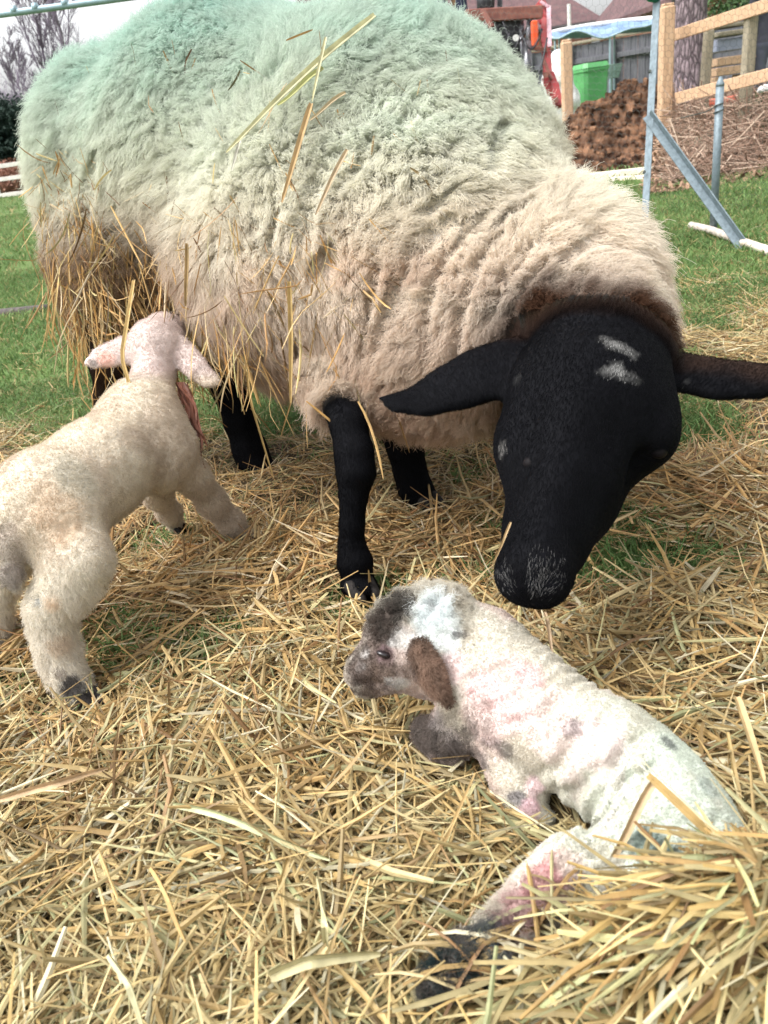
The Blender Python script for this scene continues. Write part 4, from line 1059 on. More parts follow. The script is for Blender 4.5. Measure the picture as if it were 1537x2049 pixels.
obj('orange_pipe', tube([W(1420, 207, 6.6), W(1450, 203, 6.55), W(1472, 198, 6.5)], .033, 12), mat('orange_plastic', (.50, .11, .07), (.58, .17, .11), 6, rough=.5), smooth=True, label='short orange plastic pipe lying on the brushwood', cat='pipe')
# flowering pot by the person's feet
b = GZ(1520, 6.9); z0 = zat(b, 195)
fp = empty('flower_plant', b, label='small plant with white blooms under the lower rail by the person', cat='plant')
cen = np.array([b[0], b[1], z0]) + rng.normal(0, .035, (160, 3)); dr = norm(rng.normal(size=(160, 3))) * .04
Vv, Ff, _ = ribbons(np.stack([cen, cen + dr * .5, cen + dr], 1), np.full(160, .03), np.zeros((160, 3)), 0.1)
obj('foliage', (Vv, Ff, None), m_leaf, fp)
obj('stem', [tube([b, [b[0], b[1], z0]], .006, 5), tube([b, [b[0] + .03, b[1], z0 + .03]], .005, 5)], m_leaf, fp)
fb = Body()
for q in range(6): fb.ell(np.array([b[0], b[1], z0 + .05]) + rng.normal(0, .020, 3), (.030, .030, .028), None, .03)
fv, ff = fb.mesh(.008, lambda P: (fbm(P, 90, 2, 3) - .5) * .015); obj('bloom', (fv, ff, None), m_white, fp, smooth=True)

# ---- person at the right edge: dark jacket, grey jeans, seen from the waist down through the rails
pb_ = GZ(1530, 9.6); q = Body(); B0 = np.array([pb_[0], pb_[1], 0.]); A = lambda x, y, z: B0 + [x, y, z]
q.chain([(A(-.02, 0, 1.50), .06), (A(-.02, 0, 1.42), .09)], .03); q.ell(A(-.02, 0, 1.28), (.20, .12, .20), None, .04); q.ell(A(-.02, 0, 1.05), (.165, .11, .22), None, .05); q.ell(A(-.02, 0, .92), (.175, .12, .14), None, .05)
q.ell(A(-.02, -.01, 1.64), (.078, .095, .115), None, .02); q.ell(A(-.02, -.10, 1.63), (.014, .02, .022), None, .01)
for s_ in (-1, 1):
    q.chain([(A(s_ * .095 - .02, 0, .90), .095), (A(s_ * .13 - .02, -.02, .50), .062), (A(s_ * .15 - .02, 0, .30), .058), (A(s_ * .155 - .02, .01, .10), .042)], .03)
    q.chain([(A(s_ * .16 - .02, .02, .05), .042), (A(s_ * .18 - .02, -.14, .035), .035)], .02)
    q.chain([(A(s_ * .20 - .02, 0, 1.38), .062), (A(s_ * .27 - .02, .02, 1.10), .045), (A(s_ * .24 - .02, -.08, .86), .034)], .03)
    h0 = A(s_ * .24 - .02, -.09, .84); q.ell(h0 + [0, -.01, -.03], (.022, .035, .045), None, .01)
    for f_ in range(4): q.chain([(h0 + [0, -.035 + f_ * .02, -.06], .009), (h0 + [-s_ * .006, -.037 + f_ * .021, -.09 - .006 * (1 - abs(f_ - 1.5))], .008), (h0 + [-s_ * .02, -.037 + f_ * .021, -.115], .007)], .004)
    q.chain([(h0 + [0, -.035, -.02], .011), (h0 + [-s_ * .012, -.062, -.05], .009)], .004)
pv, pf = q.mesh(.0105, lambda P: (fbm(P, 14, 2, 3) - .5) * .012); z_ = pv[:, 2]
pc = np.tile([.05, .05, .065], (len(pv), 1)); pc[z_ < .93] = (.085, .09, .12); pc[z_ < .09] = (.03, .025, .02); pc[z_ > 1.50] = (.45, .28, .21); pc[(z_ > .68) & (z_ < .85) & (np.abs(pv[:, 0] - pb_[0] + .02) > .19)] = (.45, .28, .21)
person = link('person', np_mesh('person', pv, pf, col=pc), mat_attr('clothing', rough=.85), label='standing person in a dark jacket and grey jeans at the frame edge behind the rails', cat='person')
hr_ = Body(); hr_.ell(A(-.02, .012, 1.68), (.088, .102, .095), None); hv, hf_ = hr_.mesh(.012, lambda P: (fbm(P, 40, 2, 3) - .5) * .012); obj('hair', (hv, hf_, None), mat('brown_hair', (.04, .025, .015), (.09, .055, .03), 60, stretch=(1, 1, .2)), person, smooth=True)

# ---- red tractor loader behind the ewe
def R_(px, py, zc): return W(px, py, zc)
m_red = mat('red_paint', (.30, .035, .04), (.42, .07, .07), 9, rough=.5, lo=.3, hi=.7); m_blk = mat('black_panel', (.012, .012, .016), (.03, .03, .036), 12, rough=.45)
m_steel = mat('ram_steel', (.18, .18, .2), (.3, .3, .32), 20, rough=.35, metal=.7); m_rust = mat('rusty_beam', (.16, .06, .05), (.27, .11, .08), 12, rough=.75)
tb_ = GZ(1000, 9.4); tr_ = empty('tractor', tb_, label='red tractor loader with black panel and orange lamp behind the ewe', cat='tractor')
Z9 = 9.2
pL = [R_(1078, 8, Z9), R_(1092, 40, Z9), R_(1092, 90, Z9), R_(1096, 150, Z9), R_(1108, 185, Z9)]
obj('loader_arm', [beam(pL[i], pL[i + 1] + (pL[i + 1] - pL[i]) * .04, .10 - .002 * i, .14, .008) for i in range(4)] + [beam(R_(1108, 168, Z9 - .1), R_(1118, 215, Z9 - .1), .09, .1, .01)], m_red, tr_)
obj('arm_plate', [beam(R_(1098, 12, Z9 - .12), R_(1100, 95, Z9 - .12), .05, .03, .004), beam(R_(1082, 3, Z9 - .12), R_(1098, 14, Z9 - .12), .05, .031, .004)], mat('pink_faded', (.55, .33, .38), (.66, .45, .50), 20, rough=.5), tr_)
obj('cross_beam', [beam(R_(930, 33, Z9 - .2), R_(1085, 24, Z9 - .2), .10, .13, .008), beam(R_(965, 20, Z9 - .3), R_(985, 55, Z9 - .3), .05, .05, .005)], m_rust, tr_)
obj('front_panel', [box(R_(1018, 105, Z9 + .1), (.34, .25, .75), .1, .04), box(R_(1010, 52, Z9), (.38, .3, .16), .1, .05), box(R_(985, 140, Z9 + .3), (.7, .6, .6), .1, .05)], m_blk, tr_)
obj('ram', [tube([R_(1060, 35, Z9 - .15), R_(1056, 85, Z9 - .15)], .03, 10), tube([R_(1056, 85, Z9 - .15), R_(1054, 150, Z9 - .15)], .045, 10), tube([R_(1040, 34, Z9 - .1), R_(1046, 130, Z9 - .1)], .018, 8)], m_steel, tr_, smooth=True)
obj('orange_lamp', box(R_(1070, 67, Z9 - .25), (.075, .05, .25), .1, .01), mat('orange_lens', (.80, .10, .03), (.85, .14, .05), 8, rough=.3), tr_)
hs_ = []
for k_, (x0_, x1_, d_) in enumerate(((1005, 1060, 60), (990, 1048, 75), (1040, 1085, 50), (970, 1020, 70), (1050, 1095, 95))):
    hs_.append(tube([R_(x0_ + (x1_ - x0_) * t_, 40 + k_ * 9 + d_ * math.sin(math.pi * t_) * .8, Z9 - .2 - .02 * k_) for t_ in np.linspace(0, 1, 14)], .011, 6))
obj('hose', hs_, m_blk, tr_, smooth=True)
obj('bracket', [beam(R_(1050, 95, Z9 - .1), R_(1095, 100, Z9 - .1), .05, .04, .005)], m_rust, tr_)
obj('bracket', [beam(R_(1088, 120, Z9 - .16), R_(1104, 160, Z9 - .16), .03, .03, .004), ], m_rust, tr_)
for q_ in ((1092, 150), (1112, 200)): obj('pivot_pin', tube([R_(*q_, Z9 - .1), R_(*q_, Z9 - .25)], .033, 12), m_rust, tr_)
dsc = R_(1032, 76, Z9 - .22); obj('badge', tube([dsc, dsc + [0, -.02, 0]], .034, 20), m_white, tr_)
obj('pillar', [tube([R_(1000, 30, Z9), R_(1002, -140, Z9)], .03, 8), tube([R_(880, 30, Z9 + .6), R_(880, -140, Z9 + .6)], .03, 8), box(R_(940, -145, Z9 + .4), (1.0, 1.2, .08), .1, .03)], m_blk, tr_)
obj('exhaust', tube([R_(972, 25, Z9 - .1), R_(972, -10, Z9 - .1), R_(972, -60, Z9 - .1)], [.10, .11, .03], 12), m_blk, tr_, smooth=True)
for wx, wr_ in ((-.55, .45), (.15, .45)):
    cw = tb_ + [wx, -.1, wr_]; tr_w = obj('wheel', [tube([cw + [-.11, 0, 0], cw + [-.09, 0, 0], cw + [.09, 0, 0], cw + [.11, 0, 0]], [wr_ * .85, wr_, wr_, wr_ * .85], 28)], m_blk, tr_, smooth=True)
    obj('rim', tube([cw + [-.125, 0, 0], cw + [.125, 0, 0]], wr_ * .5, 20), m_red, tr_w)
# the driver: dark blue trouser legs and a brown coat
d0 = R_(900, 10, 9.8); q = Body(); q.ell(d0 + [0, 0, .42], (.2, .14, .3), None, .05); q.ell(d0 + [0, 0, .88], (.09, .1, .12), None, .02); q.chain([(d0 + [0, 0, .7], .06), (d0 + [0, 0, .8], .055)], .02)
for s_ in (-1, 1):
    q.chain([(d0 + [s_ * .11, 0, .12], .10), (d0 + [s_ * .15, -.05, -.25], .075), (d0 + [s_ * .15, .0, -.62], .05), (d0 + [s_ * .16, -.12, -.68], .04)], .03)
    q.chain([(d0 + [s_ * .22, 0, .60], .06), (d0 + [s_ * .27, -.1, .32], .045), (d0 + [s_ * .15, -.3, .28], .035), (d0 + [s_ * .13, -.38, .28], .03)], .03)
pv, pf = q.mesh(.014, lambda P: (fbm(P, 14, 2, 3) - .5) * .012); pc = np.tile([.04, .045, .085], (len(pv), 1)); pc[(np.abs(pv[:, 0] - d0[0]) < .06) & (pv[:, 2] < d0[2] + .6)] = (.25, .15, .09); pc[pv[:, 2] > d0[2] + .74] = (.45, .28, .21)
link('person', np_mesh('person', pv, pf, col=pc), bpy.data.materials['clothing'], label='seated person in dark blue work trousers on the red tractor', cat='person')

# ---- heap of dug soil
m_soil, n_, b_ = nodes('clay_soil'); r1, z1, s1 = noise_col(n_, (.10, .055, .038), (.40, .22, .13), 11, 10, lo=.36, hi=.64)
r2, z2, s2 = noise_col(n_, (.25, .24, .25), (1, 1, 1), 2.6, 5, lo=.38, hi=.56)
mx = n_.nodes.new('ShaderNodeMix'); mx.data_type = 'RGBA'; mx.blend_type = 'MULTIPLY'; mx.inputs[0].default_value = 1.0
n_.links.new(r1.outputs[0], mx.inputs[6]); n_.links.new(r2.outputs[0], mx.inputs[7]); n_.links.new(mx.outputs[2], b_.inputs['Base Color']); b_.inputs['Roughness'].default_value = .95; b_.inputs['Specular IOR Level'].default_value = .1
nz = n_.nodes.new('ShaderNodeTexNoise'); nz.inputs['Scale'].default_value = 70; nz.inputs['Detail'].default_value = 8; nz.inputs['Roughness'].default_value = .75; n_.links.new(s1, nz.inputs['Vector'])
bp = n_.nodes.new('ShaderNodeBump'); bp.inputs['Distance'].default_value = .03; n_.links.new(nz.outputs[0], bp.inputs['Height']); n_.links.new(bp.outputs[0], b_.inputs['Normal'])
mc = GZ(1225, 7.8); nx_ = 190
X, Y = np.meshgrid(np.linspace(-1.3, 1.05, nx_), np.linspace(-.95, .95, nx_), indexing='ij'); Pm = v2(X, Y)
ht = .47 * np.exp(-((X / .70) ** 2 + (Y / .5) ** 2) ** 1.6) + .30 * np.exp(-(((X - .25) / .6) ** 2 + ((Y + .35) / .4) ** 2))
ht = ht * (.8 + .45 * fbm(Pm, 3, 2, 11)) 
ck = fbm(Pm, 9, 3, 12) - .5; ht = ht + (np.abs(ck) * .26 + (fbm(Pm, 34, 4, 13) - .5) * .11) * smooth01(ht, .02, .2) - .03
Vm = np.stack([X + mc[0], Y + mc[1], ht + 0 * X], -1).reshape(-1, 3); i, j = np.meshgrid(np.arange(nx_ - 1), np.arange(nx_ - 1), indexing='ij'); a = (i * nx_ + j).ravel()
obj('soil_heap', (Vm, np.stack([a, a + nx_, a + nx_ + 1, a + 1], -1), None), m_soil, kind='stuff')
cl = []
for q in range(800):
    x_, y_ = rng.uniform(-.8, .75), rng.uniform(-.9, .3); ii = int((x_ + 1.3) / 2.35 * (nx_ - 1)); jj = int((y_ + .95) / 1.9 * (nx_ - 1)); z_ = ht[ii, jj]
    if z_ < .0: z_ = 0
    r_ = .010 + .034 * rng.random() ** 2.5; n0 = rng.normal(size=(8, 3)); 
    sx, sy, sz = r_ * rng.uniform(.6, 1.4, 3); A_ = rng.uniform(0, 6.28)
    bx = box((mc[0] + x_, mc[1] + y_, z_ + r_ * .3), (sx * 1.8, sy * 1.8, sz * 1.6), A_, r_ * .6); cl.append((bx[0] + rng.normal(0, r_ * .14, bx[0].shape), bx[1], None))
obj('soil_clods', cl, m_soil, kind='stuff')

# ---- planks and a pale branch on the grass
def plank(name, a, b, w_, t_, mt, **kw): return obj(name, beam(a, b, w_, t_, .004, roll=0), mt, **kw)
m_plank = mat('pale_plank', (.62, .54, .40), (.78, .70, .56), 12, rough=.7, bump=.001)
plank('plank', GZ(1150, 6.7, .02), GZ(1400, 6.05, .05), .10, .045, m_plank, label='long pale sawn plank lying at the foot of the soil heap', cat='plank')
plank('plank', GZ(1225, 6.2, .02), GZ(1395, 5.75, .02), .07, .03, m_plank, label='shorter pale plank lying on grass nearest the viewer below the heap', cat='plank')
bpnt = [GZ(1383, 3.70, .022), GZ(1420, 3.52, .024), GZ(1465, 3.28, .022), GZ(1500, 3.12, .02), GZ(1545, 2.93, .02), GZ(1620, 2.7, .02)]
obj('peeled_branch', tube(bpnt, [.017, .017, .016, .017, .018, .018], 10), mat('pale_bark', (.42, .34, .29), (.62, .55, .49), 30, rough=.7, bump=.002), smooth=True, label='peeled pale branch lying in grass across the foot of the brace', cat='branch')
dl = [G(-60, 640), G(20, 632), G(75, 625), G(115, 618)]
obj('dark_branch', tube([p + [0, 0, .015] for p in dl], [.022, .024, .02, .012], 8), mat('dark_bark', (.05, .04, .04), (.12, .10, .09), 30, rough=.8, bump=.003), smooth=True, label='dark dead branch lying in grass at the left frame edge', cat='branch')
# ---- cut logs beside the brushwood
for (px_, py_, zc_, r_, lb_) in ((1385, 300, 6.3, .06, 'short log with a pale cut end lying before the brushwood'), (1400, 318, 6.15, .045, 'smaller forked log below the pale cut log')):
    c_ = W(px_, py_, zc_); lg = empty('cut_log', c_ - [0, 0, r_], label=lb_, cat='log')
    obj('bark', tube([c_ + [.0, -.02, 0], c_ + [.25, .35, .05], c_ + [.45, .7, .06]], [r_, r_ * .97, r_ * .9], 14), m_old, lg, smooth=True)
    obj('cut_end', tube([c_ + [-.001, -.0225, 0], c_ + [-.0, -.026, 0]], r_ * .93, 14), m_wood, lg)
# ---- brushwood pile
nb = 2600; zc_ = rng.uniform(5.4, 8.2, nb); px_ = rng.uniform(1335, 1680, nb); base = np.array([GZ(a, b) for a, b in zip(px_, zc_)])
hm = .48 * np.clip((zc_ - 5.3) / 1.0, 0, 1); base[:, 2] = rng.random(nb) ** 1.2 * hm
dr = norm(rng.normal(size=(nb, 3)) * [1, .8, .45]); ln = rng.uniform(.12, .55, nb); t_ = np.linspace(-.5, .5, 5)
bend_ = norm(rng.normal(size=(nb, 3)))
Pb = base[:, None] + dr[:, None] * ln[:, None, None] * t_[None, :, None] + bend_[:, None] * (ln[:, None, None] * .18 * (t_[None, :, None] ** 2)); Pb[..., 2] = np.maximum(Pb[..., 2], .005)
cb_ = np.array([.23, .15, .11]) + rng.random((nb, 1)) * np.array([.28, .24, .19]) * (rng.random((nb, 1)) < .5)
Vb, Fb, Cb = tubes(Pb, rng.uniform(.0015, .0052, nb), cb_, m=5)
obj('brushwood', (Vb, Fb, Cb), mat_attr('twigs', rough=.85), kind='stuff')
# leaf litter under the brushwood
nl_ = 5000; zc_ = rng.uniform(5.1, 8.5, nl_); px_ = rng.uniform(1290, 1700, nl_); base = np.array([GZ(a, b, .01) for a, b in zip(px_, zc_)]); base[:, 2] += rng.random(nl_) * .22 * np.clip((zc_ - 5.6), 0, 1)
dr = norm(rng.normal(size=(nl_, 3)) * [1, 1, .5]) * .05
Vb, Fb, Cb = ribbons(np.stack([base, base + dr * .5, base + dr], 1), np.full(nl_, .03), np.array([.12, .07, .045]) + rng.random((nl_, 1)) * np.array([.22, .15, .10]), .3)
obj('leaf_litter', (Vb, Fb, Cb), bpy.data.materials['twigs'], kind='stuff')

# ---- far left: rail fence, shrubs, evergreen and bare trees
lf = empty('rail_fence', GZ(5, 27.0), label='low grey rail fence at the far side of the grass field on the left', cat='fence')
La, Lb = GZ(-420, 32.0), GZ(420, 24.0); dd = Lb - La
m_rail = mat('pale_rail', (.45, .43, .40), (.60, .57, .52), 3, rough=.8)
for z_ in (1.02, .62, .12): obj('rail', beam(La + [0, 0, z_], Lb + [0, 0, z_], .04, .13, .01), m_rail, lf)
for t_ in np.linspace(0, 1, 8): obj('post', box(La + dd * t_ + [0, .1, .58], (.12, .12, 1.2), .3, .01), m_rail, lf)
def shrub(name, c, r, n, col1, col2, leaf, seed, label, cat_, twig=.0, hs_=1.0):
    g = np.random.default_rng(seed); o = empty(name, c, label=label, cat=cat_)
    d = norm(g.normal(size=(n, 3))); rad = g.random((n, 1)) ** .4; P_ = d * rad
    lump = .75 + .5 * fbm(d * 2 + 5, 2.2, 2, seed)[:, None]; P_ = P_ * lump * np.array(r); P_[:, 2] = np.abs(P_[:, 2] + r[2] * .9)
    P_ = P_ + c; dr = norm(g.normal(size=(n, 3))) * leaf
    cc = np.array(col1) + (np.array(col2) - np.array(col1)) * g.random((n, 1))
    V_, F_, C_ = ribbons(np.stack([P_, P_ + dr * .5, P_ + dr], 1), np.full(n, leaf * (twig or .5)), cc, .1)
    obj('foliage', (V_, F_, C_), bpy.data.materials['foliage'] if 'foliage' in bpy.data.materials else mat_attr('foliage', rough=.7, trans=.2), o)
    obj('stem', [tube([c + [x_, 0, 0], c + [x_ * 3, .1, r[2] * 1.2]], [.07, .02], 6) for x_ in (-.15, .1, .2)], m_old, o)
b = GZ(-10, 33.0); shrub('evergreen_tree', b, (3.3, 2.0, 2.0), 36000, (.012, .028, .02), (.035, .06, .045), .16, 1, 'dark rounded evergreen behind the far rail fence', 'tree')
b = GZ(-75, 34.0); shrub('evergreen_tree', b, (2.2, 2.0, 1.3), 9000, (.012, .028, .02), (.035, .06, .045), .16, 4, 'lower dark evergreen at the left frame edge', 'tree')
b = GZ(48, 36.5); shrub('bare_shrub', b, (2.3, 1.5, 2.25), 16000, (.16, .13, .17), (.30, .26, .32), .30, 2, 'leafless mauve grey thicket rising above the dark evergreen', 'shrub', twig=.07)
b = GZ(-30, 36.5); shrub('bare_shrub', b, (2.3, 1.5, 1.9), 12000, (.16, .13, .17), (.30, .26, .32), .30, 5, 'leafless mauve grey thicket at the left frame edge', 'shrub', twig=.07)
for k_, (px_, zc_, lb_) in enumerate(((5, 30.5, 'russet dry shrub at the frame edge behind the rails'), (38, 30.0, 'russet dry shrub next to the ewe behind the rails'))):
    b = GZ(px_, zc_); shrub('dry_shrub', b, (1.1, .7, .62), 6000, (.22, .10, .07), (.42, .24, .17), .12, 7 + k_, lb_, 'shrub', twig=.3)
# bare trees against the sky
def bare_tree(c, h_, seed, label, spread=.16):
    g = np.random.default_rng(seed); o = empty('bare_tree', c, label=label, cat='tree'); tr, tw = [], []
    def grow(p, d, l, r, lev):
        P_ = [p]; 
        for s_ in range(5): d = norm(d + g.normal(0, .07, 3) + [0, 0, .04]); P_.append(P_[-1] + d * l / 5)
        (tr if lev < 1 else tw).append((np.array(P_), np.linspace(r, r * .55, 6)))
        if lev < 4:
            for q_ in range(5 if lev else 9):
                f_ = g.uniform(.25, 1); a_ = P_[min(5, int(f_ * 5) )]; dd_ = norm(d + g.normal(0, 1, 3) * [1, 1, .4] * (spread * (2.2 if lev else 1.9)))
                grow(a_, dd_, l * g.uniform(.38, .58), r * .45, lev + 1)
    grow(np.array(c, float), np.array([0, 0, 1.]), h_, h_ * .011, 0)
    for nm, L_ in (('trunk', tr), ('branches', tw)):
        Pp = np.array([x[0] for x in L_]); Rr = np.maximum(np.array([x[1] for x in L_]), .012); V_, F_, _ = tubes(Pp, Rr, m=4 if nm != 'trunk' else 8); obj(nm, (V_, F_, None), m_tw, o)
m_tw = mat('mauve_twigs', (.14, .11, .15), (.24, .20, .26), 3, rough=.9)
b = GZ(150, 48.0); bare_tree(b, 8.6, 3, 'bare leafless tree seen left of the ewe against the white sky')
b = GZ(205, 52.0); bare_tree(b, 10.5, 5, 'taller bare tree just above the curve of the ewe\'s rump')
b = GZ(118, 45.0); bare_tree(b, 6.2, 8, 'slight bare sapling standing leftmost against the white sky')
# hedges far off close the horizon on both sides
def hedge(a, b_, h_, n, seed, c1, c2):
    g = np.random.default_rng(seed); t_ = g.random((n, 1)); P_ = a + (b_ - a) * t_; P_[:, 1] += g.normal(0, 1.2, n); P_[:, 2] = g.random(n) ** .8 * h_ * (.75 + .5 * fbm(P_, .25, 2, seed)); dr = norm(g.normal(size=(n, 3))) * .45
    V_, F_, C_ = ribbons(np.stack([P_, P_ + dr * .5, P_ + dr], 1), np.full(n, .28), np.array(c1) + (np.array(c2) - np.array(c1)) * g.random((n, 1)), .1); return V_, F_, C_
obj('far_hedge', [hedge(np.array([-75., 62, 0]), np.array([-8., 70, 0]), 2.4, 30000, 1, (.03, .05, .03), (.10, .10, .08)), hedge(np.array([-8., 70, 0]), np.array([70., 62, 0]), 2.4, 30000, 2, (.03, .05, .03), (.10, .10, .08))], bpy.data.materials['foliage'], kind='stuff')

# ================================================================== straw and grass
SC_ = np.array([[.66, .50, .26], [.58, .40, .18], [.72, .60, .36], [.48, .31, .14], [.62, .58, .34], [.80, .74, .58], [.36, .21, .10], [.50, .52, .30]])
SW = np.array([.24, .2, .18, .12, .09, .07, .06, .04])
def straw_cols(n, warm=0.0):
    c = SC_[rng.choice(len(SC_), n, p=SW / SW.sum())] * (.40 + .78 * rng.random((n, 1)) ** .9); return c * [1, 1 - .05 * warm, 1 - .12 * warm]
BODS = [la, lb]
H0 = G(1330, 1800); H1 = G(1120, 1900)
FEET = [(*W(a, b, c)[:2], .06) for a, b, c in ((722, 1178, 1.145), (855, 1008, 1.38), (516, 934, 1.655), (172, 1400, 1.02), (503, 1082, 1.37), (358, 1058, 1.42), (190, 1440, 1.0), (735, 1220, 1.13))]
FEET += [(*G(a, b)[:2], .05) for a, b in ((200, 1420), (960, 1960), (880, 1990), (1010, 1900), (740, 1420), (860, 1480))]
def heap(x, y):
    P = v2(x, y)
    h = .008 + .022 * fbm(P, 3.2, 2, 101) + .016 * fbm(P, 9, 2, 102)
    h = h + .10 * np.exp(-(((x - .23) / .10) ** 2 + ((y - .335) / .055) ** 2))
    for fx, fy, fr in FEET: h = h * (1 - .8 * np.exp(-((x - fx) ** 2 + (y - fy) ** 2) / fr ** 2))
    return h
GREEN = [(*G(a, b)[:2], r_, st) for a, b, r_, st in ((1300, 840, .16, .7), (1430, 880, .16, .6), (1190, 1050, .06, .7), (1310, 1090, .08, .7), (560, 800, .16, 1.0), (600, 990, .08, .6), (190, 830, .12, .7), (60, 640, .4, .6), (330, 1110, .05, .5), (10, 1400, .06, .8), (1430, 620, .3, .5), (940, 960, .08, .6), (1440, 1130, .05, .6), (60, 1520, .04, .5), (290, 1440, .03, .5), (40, 700, .4, .5), (1330, 1370, .04, .5), (1500, 1350, .06, .5), (90, 1700, .035, .6), (230, 1860, .03, .6), (60, 1960, .04, .6), (500, 1990, .025, .6), (720, 1900, .025, .5), (400, 1530, .03, .4))]
def density(x, y):
    """how thickly the straw lies: full near the animals, thinning to wisps on the grass"""
    P = v2(x, y); n = fbm(P, 2.3, 3, 111); n2 = fbm(P, 6.5, 2, 112)
    d = 1.0 - smooth01(y, 1.35, 2.9); d2 = d + (n - .5) * 1.7 * smooth01(y, .9, 1.5)
    d2 = d2 - smooth01(-x, .45, 1.0) * smooth01(y, 1.3, 1.9) * .2 + smooth01(x, .35, .8) * .30 * (y < 2.9)
    d2 = d2 - (smooth01(n2, .55, .68) * .75) * smooth01(y, .62, .95)
    for a, b, r_, st in GREEN: d2 = d2 - st * np.exp(-(((x - a) / r_) ** 2 + ((y - b) / (r_ * 1.2)) ** 2))
    return np.clip(d2, 0.02 * (y < 4), 1)
def in_view(x, y, mg=260):
    px, py, z = PX(np.stack([x, y, np.full_like(x, .05)], -1)); return (z > .05) & (px > -mg) & (px < 1537 + mg) & (py < 2049 + mg * 1.2)
def lay_straw(n, y0, y1, lmin, lmax, wmin, wmax, pitch, zlift=1.0, k=5, dthr=0.0):
    xs, ys = [], []; tot = 0
    while tot < n:
        y = y0 + (y1 - y0) * rng.random(n * 2) ** 1.1; x = (rng.random(n * 2) - .5) * 2 * (y * .75 + .45)
        ok = in_view(x, y) & (rng.random(len(x)) < density(x, y)) ; xs.append(x[ok]); ys.append(y[ok]); tot += ok.sum()
    x = np.concatenate(xs)[:n]; y = np.concatenate(ys)[:n]
    P0 = v2(x, y); D_ = density(x, y)
    # strands lie in loosely combed tufts
    fa = fbm(P0, 4.5, 2, 121) * 12.0; a = np.where(rng.random(n) < .5, fa + rng.normal(0, .5, n), rng.random(n) * 6.28)
    L = lmin + (lmax - lmin) * rng.random(n) ** 2; pt = rng.normal(0, pitch, n)
    d = np.stack([np.cos(a) * np.cos(pt), np.sin(a) * np.cos(pt), np.sin(pt)], -1)
    t = np.linspace(-.5, .5, k)
    bend = rng.normal(0, .12, (n, 1)) * (t ** 2)[None] * 2; sd = np.stack([-d[:, 1], d[:, 0], np.zeros(n)], -1)
    kink = np.where(rng.random((n, 1)) < .4, rng.normal(0, .55, (n, 1)) * np.maximum(t - rng.uniform(-.3, .3, (n, 1)), 0), 0)
    Pp = np.stack([x, y, np.zeros(n)], -1)[:, None] + d[:, None] * (L[:, None] * t)[..., None] + sd[:, None] * ((bend + kink) * L[:, None])[..., None]
    hh = heap(x, y) * (.25 + .75 * D_); top = rng.random(n) ** .45
    Pp[..., 2] += (hh * top * zlift + .004)[:, None] - (rng.normal(.06, .15, (n, 1)) * (t ** 2)[None] * 2) * L[:, None]
    Pp[..., 2] = np.maximum(Pp[..., 2], .002 + .004 * rng.random((n, 1)))
    w_ = wmin + (wmax - wmin) * rng.random(n) ** 2.2
    # nothing pokes through the animals
    keep = np.ones(n, bool)
    for B in (la, lb, ewe):
        for q in range(0, k):
            Q = Pp[:, q]; lo, hi = B.bounds(); m_ = keep & np.all((Q > lo) & (Q < hi), 1)
            if m_.any():
                dd = B.dist(Q[m_]); idx = np.where(m_)[0]; keep[idx[dd < (.002 if B is lb else -.002)]] = False
    Pp, w_, L = Pp[keep], w_[keep], L[keep]
    return Pp, w_
m_straw = mat_attr('straw', rough=.55, spec=.35, trans=.18, mottled=.22, mscale=90)
parts = []
for (n, y0, y1, l0, l1, w0, w1, pit, zl) in ((21000, .18, 1.3, .03, .13, .0012, .0042, .24, 1.0), (13000, .18, 1.25, .07, .24, .0022, .0064, .28, 1.4), (1200, .18, 1.2, .04, .12, .005, .008, .25, 1.3), (15000, 1.1, 2.4, .04, .17, .0013, .0040, .24, 1.1), (7000, 2.0, 4.5, .05, .2, .0018, .0045, .15, .9),
                                 (12000, .18, 1.3, .015, .06, .0008, .0022, .3, 1.05)):
    Pp, w_ = lay_straw(int(n), y0, y1, l0, l1, w0, w1, pit, zl); y = Pp[:, 2, 1]
    c = straw_cols(len(Pp)) * [.74, .71, .615]; near = (1 - smooth01(y, .35, .75))[:, None]; c = c * (1 - near * .12) + near * .12 * np.array([.5, .55, .3]); mid = (smooth01(y, .8, 1.1) * (1 - smooth01(y, 1.5, 1.9)))[:, None]; c = c * (1 + mid * np.array([.05, -.03, -.06]))
    parts.append(ribbons(Pp, w_, np.clip(c, 0, 1), .3))
Vs, Fs, Cs = cat(parts); print('straw verts', len(Vs))
obj('straw_litter', (Vs, Fs, Cs), m_straw, kind='stuff')
# chaff and dark thatch beneath
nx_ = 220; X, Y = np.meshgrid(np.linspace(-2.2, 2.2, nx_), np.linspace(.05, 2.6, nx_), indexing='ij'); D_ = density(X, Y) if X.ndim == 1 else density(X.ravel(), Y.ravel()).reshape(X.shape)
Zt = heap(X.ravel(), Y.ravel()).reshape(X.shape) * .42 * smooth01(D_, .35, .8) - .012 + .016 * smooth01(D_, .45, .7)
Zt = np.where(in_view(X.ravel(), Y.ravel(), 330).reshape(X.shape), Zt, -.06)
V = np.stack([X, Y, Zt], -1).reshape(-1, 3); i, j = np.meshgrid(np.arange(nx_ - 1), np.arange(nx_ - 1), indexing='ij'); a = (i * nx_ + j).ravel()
obj('thatch', (V, np.stack([a, a + nx_, a + nx_ + 1, a + 1], -1), None), mat('straw_thatch', (.02, .016, .008), (.12, .08, .035), 160, rough=.95, bump=.004), kind='stuff')
